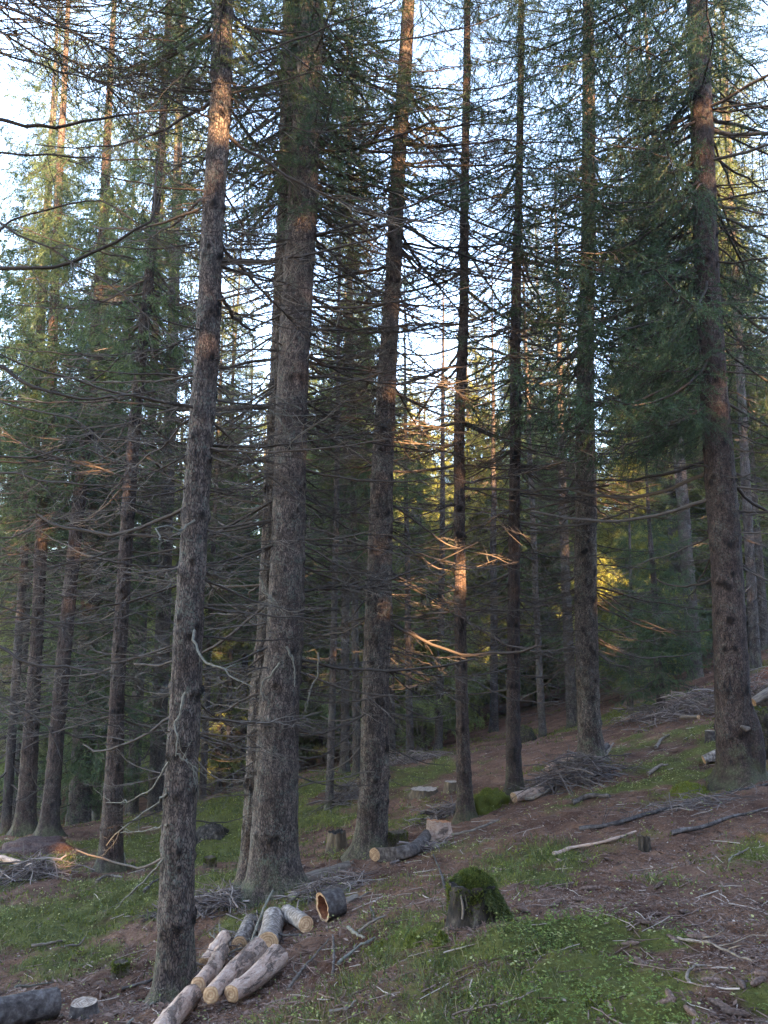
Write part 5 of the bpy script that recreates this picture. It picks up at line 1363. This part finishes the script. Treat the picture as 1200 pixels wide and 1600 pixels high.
# leafy ground cover
x, y, r, rng = sample(90000, 2.4, 8, 3)
m_ = cover(x, y, ('cover',)); k = rng.random(len(x)) < m_ * .55 * np.clip(vnoise(x * 6, y * 6, 8) * 2.2 - .55, 0, 1); x, y, r = x[k], y[k], r[k]; n = len(x)
h = ground_z(x, y) + rng.uniform(.01, .05, n); mb = MB(); a0 = rng.uniform(0, 6.283, n)
for t in range(3):
    a = a0 + t * 2.094; u = norm(np.c_[np.cos(a), np.sin(a), rng.normal(.05, .3, n)]); w_ = norm(np.cross(u, np.c_[rng.normal(0, .2, n), rng.normal(0, .2, n), np.ones(n)]))
    rhombs(mb, np.c_[x, y, h], u, w_, rng.uniform(.006, .012, n), rng.uniform(.005, .010, n), np.clip(.5 + rng.normal(0, .22, n), 0, 1))
link('leafy_ground_cover', mb.mesh('leafy_ground_cover', COVER), kind='stuff', label='bright green low leaves covering the lower right ground')
# yellowing leaflets on thin stems
x, y, r, rng = sample(60000, 2.4, 17, 4)
m_ = cover(x, y, ('yellow',)); base = .018 + .10 * np.clip(cover(x, y, ('grass', 'moss')) - .2, 0, 1) * (vnoise(x * 4, y * 4, 11) > .55)
k = rng.random(len(x)) < np.maximum(m_ * .6, base); x, y, r = x[k], y[k], r[k]; n = len(x)
h = ground_z(x, y) + rng.uniform(.008, .06, n); mb = MB(); a0 = rng.uniform(0, 6.283, n)
for t in range(3):
    a = a0 + t * 2.1 + rng.normal(0, .3, n); u = norm(np.c_[np.cos(a), np.sin(a), rng.normal(.1, .4, n)]); w_ = norm(np.cross(u, np.c_[rng.normal(0, .4, n), rng.normal(0, .4, n), np.ones(n)]))
    rhombs(mb, np.c_[x + rng.normal(0, .012, n), y + rng.normal(0, .012, n), h + rng.normal(0, .008, n)], u, w_, rng.uniform(.009, .018, n) * (1 + .05 * r), rng.uniform(.006, .011, n) * (1 + .05 * r), np.clip(.45 + rng.normal(0, .28, n), 0, 1))
link('yellowing_leaves', mb.mesh('yellowing_leaves', YLEAF), kind='stuff', label='small yellowing leaves dotted over the slope')
# litter: bark flakes, bits of twig, needles
x, y, r, rng = sample(170000, 2.3, 24, 5)
g = cover(x, y, ('moss', 'grass', 'cover', 'yellow')); k = rng.random(len(x)) < (1 - .85 * g) * (.25 + 1.1 * vnoise(x * 2.3, y * 2.3, 15) ** 1.5); x, y, r = x[k], y[k], r[k]; n = len(x)
a = rng.uniform(0, 6.283, n); u = norm(np.c_[np.cos(a), np.sin(a), rng.normal(0, .22, n)]); w_ = norm(np.cross(u, np.c_[rng.normal(0, .5, n), rng.normal(0, .5, n), np.ones(n)]))
big = rng.random(n) ** 3; chips = np.clip(1 - ((x + 1.6) ** 2 + (y - 5) ** 2) / 3, 0, 1)
mb = MB(); rhombs(mb, np.c_[x, y, ground_z(x, y) + rng.uniform(.001, .012, n)], u, w_, (.010 + .045 * big) * (1 + .04 * r) * (1 + .5 * chips), (.0022 + .010 * rng.random(n) ** 3 + .010 * chips * rng.random(n)) * (1 + .09 * r), np.clip(rng.beta(1.7, 2.6, n) + .3 * (rng.random(n) < .03), 0, 1))
x, y, r, rng = sample(2600, 2.4, 16, 6)
for i in range(len(x)):
    l = rng.uniform(.03, .20) * (1 + .05 * r[i]); a = rng.uniform(0, 6.283); t = np.linspace(-.5, .5, 5)[:, None]
    px_ = np.array([x[i], y[i], 0]) + np.array([math.cos(a), math.sin(a), 0]) * l * t + wiggle(5, .04 * l, rng) * [1, 1, .3]
    px_[:, 2] += gz(x[i], y[i]) + .008 + (px_[:, 0] - x[i]) * .16
    tube(mb, px_, rng.uniform(.0012, .0035) * (1 + .05 * r[i]) * np.linspace(1, .6, 5), 4, 0, rng.uniform(.3, 1))
link('forest_litter', mb.mesh('forest_litter', LITTER), kind='stuff', label='brown needles, bark flakes and twig bits on the forest floor')
# leafy sprigs on thin stems, taller than the moss
x, y, r, rng = sample(26000, 2.4, 11, 14)
m_ = cover(x, y, ('moss', 'cover', 'grass', 'yellow')); k = rng.random(len(x)) < np.clip(m_ - .15, 0, 1) * np.clip(vnoise(x * 2.6, y * 2.6, 91) * 3 - 1.6, 0, .6); x, y, r = x[k], y[k], r[k]; n = len(x)
b = np.c_[x, y, ground_z(x, y)]; d = norm(np.c_[rng.normal(0, .35, n), rng.normal(0, .35, n), np.ones(n)]); H = rng.uniform(.04, .13, n); mb = MB(); col = np.clip(rng.beta(2, 2.2, n) + .3 * (rng.random(n) < .15), 0, 1)
scatter_tris(mb, b, d, H, .0022 + .0004 * r, col * .5, rng, bend=np.c_[rng.normal(0, .2, n), rng.normal(0, .2, n), 0 * H])
for t in range(8):
    f = (.25 + .75 * (t + rng.random(n)) / 8)[:, None]; a = rng.uniform(0, 6.283, n); u = norm(np.c_[np.cos(a), np.sin(a), rng.normal(.1, .35, n)])
    rhombs(mb, b + d * H[:, None] * f, u, norm(np.cross(u, np.c_[rng.normal(0, .4, n), rng.normal(0, .4, n), np.ones(n)])), rng.uniform(.010, .019, n), rng.uniform(.006, .010, n), np.clip(col + rng.normal(0, .12, n), 0, 1))
link('low_undergrowth', mb.mesh('low_undergrowth', COVER), kind='stuff', label='leafy bilberry-like sprigs rising from the moss')
# fine needle litter close to the viewer
x, y, r, rng = sample(150000, 2.3, 8, 15)
g = cover(x, y, ('moss', 'grass', 'cover', 'yellow')); k = rng.random(len(x)) < (1 - .8 * g) * np.clip(vnoise(x * 3.3, y * 3.3, 33) * 1.6 - .1, 0, 1); x, y = x[k], y[k]; n = len(x)
a = rng.uniform(0, 6.283, n); u = norm(np.c_[np.cos(a), np.sin(a), rng.normal(0, .25, n)]); w_ = norm(np.cross(u, np.c_[rng.normal(0, .5, n), rng.normal(0, .5, n), np.ones(n)]))
mb = MB(); rhombs(mb, np.c_[x, y, ground_z(x, y) + rng.uniform(.001, .008, n)], u, w_, rng.uniform(.008, .022, n), rng.uniform(.0025, .006, n), np.clip(rng.beta(2, 1.8, n), 0, 1))
link('needle_litter', mb.mesh('needle_litter', LITTER), kind='stuff', label='fallen spruce needles on the brown soil in front')
#DETAILS-END
print('script', round(time.time() - T0, 1))
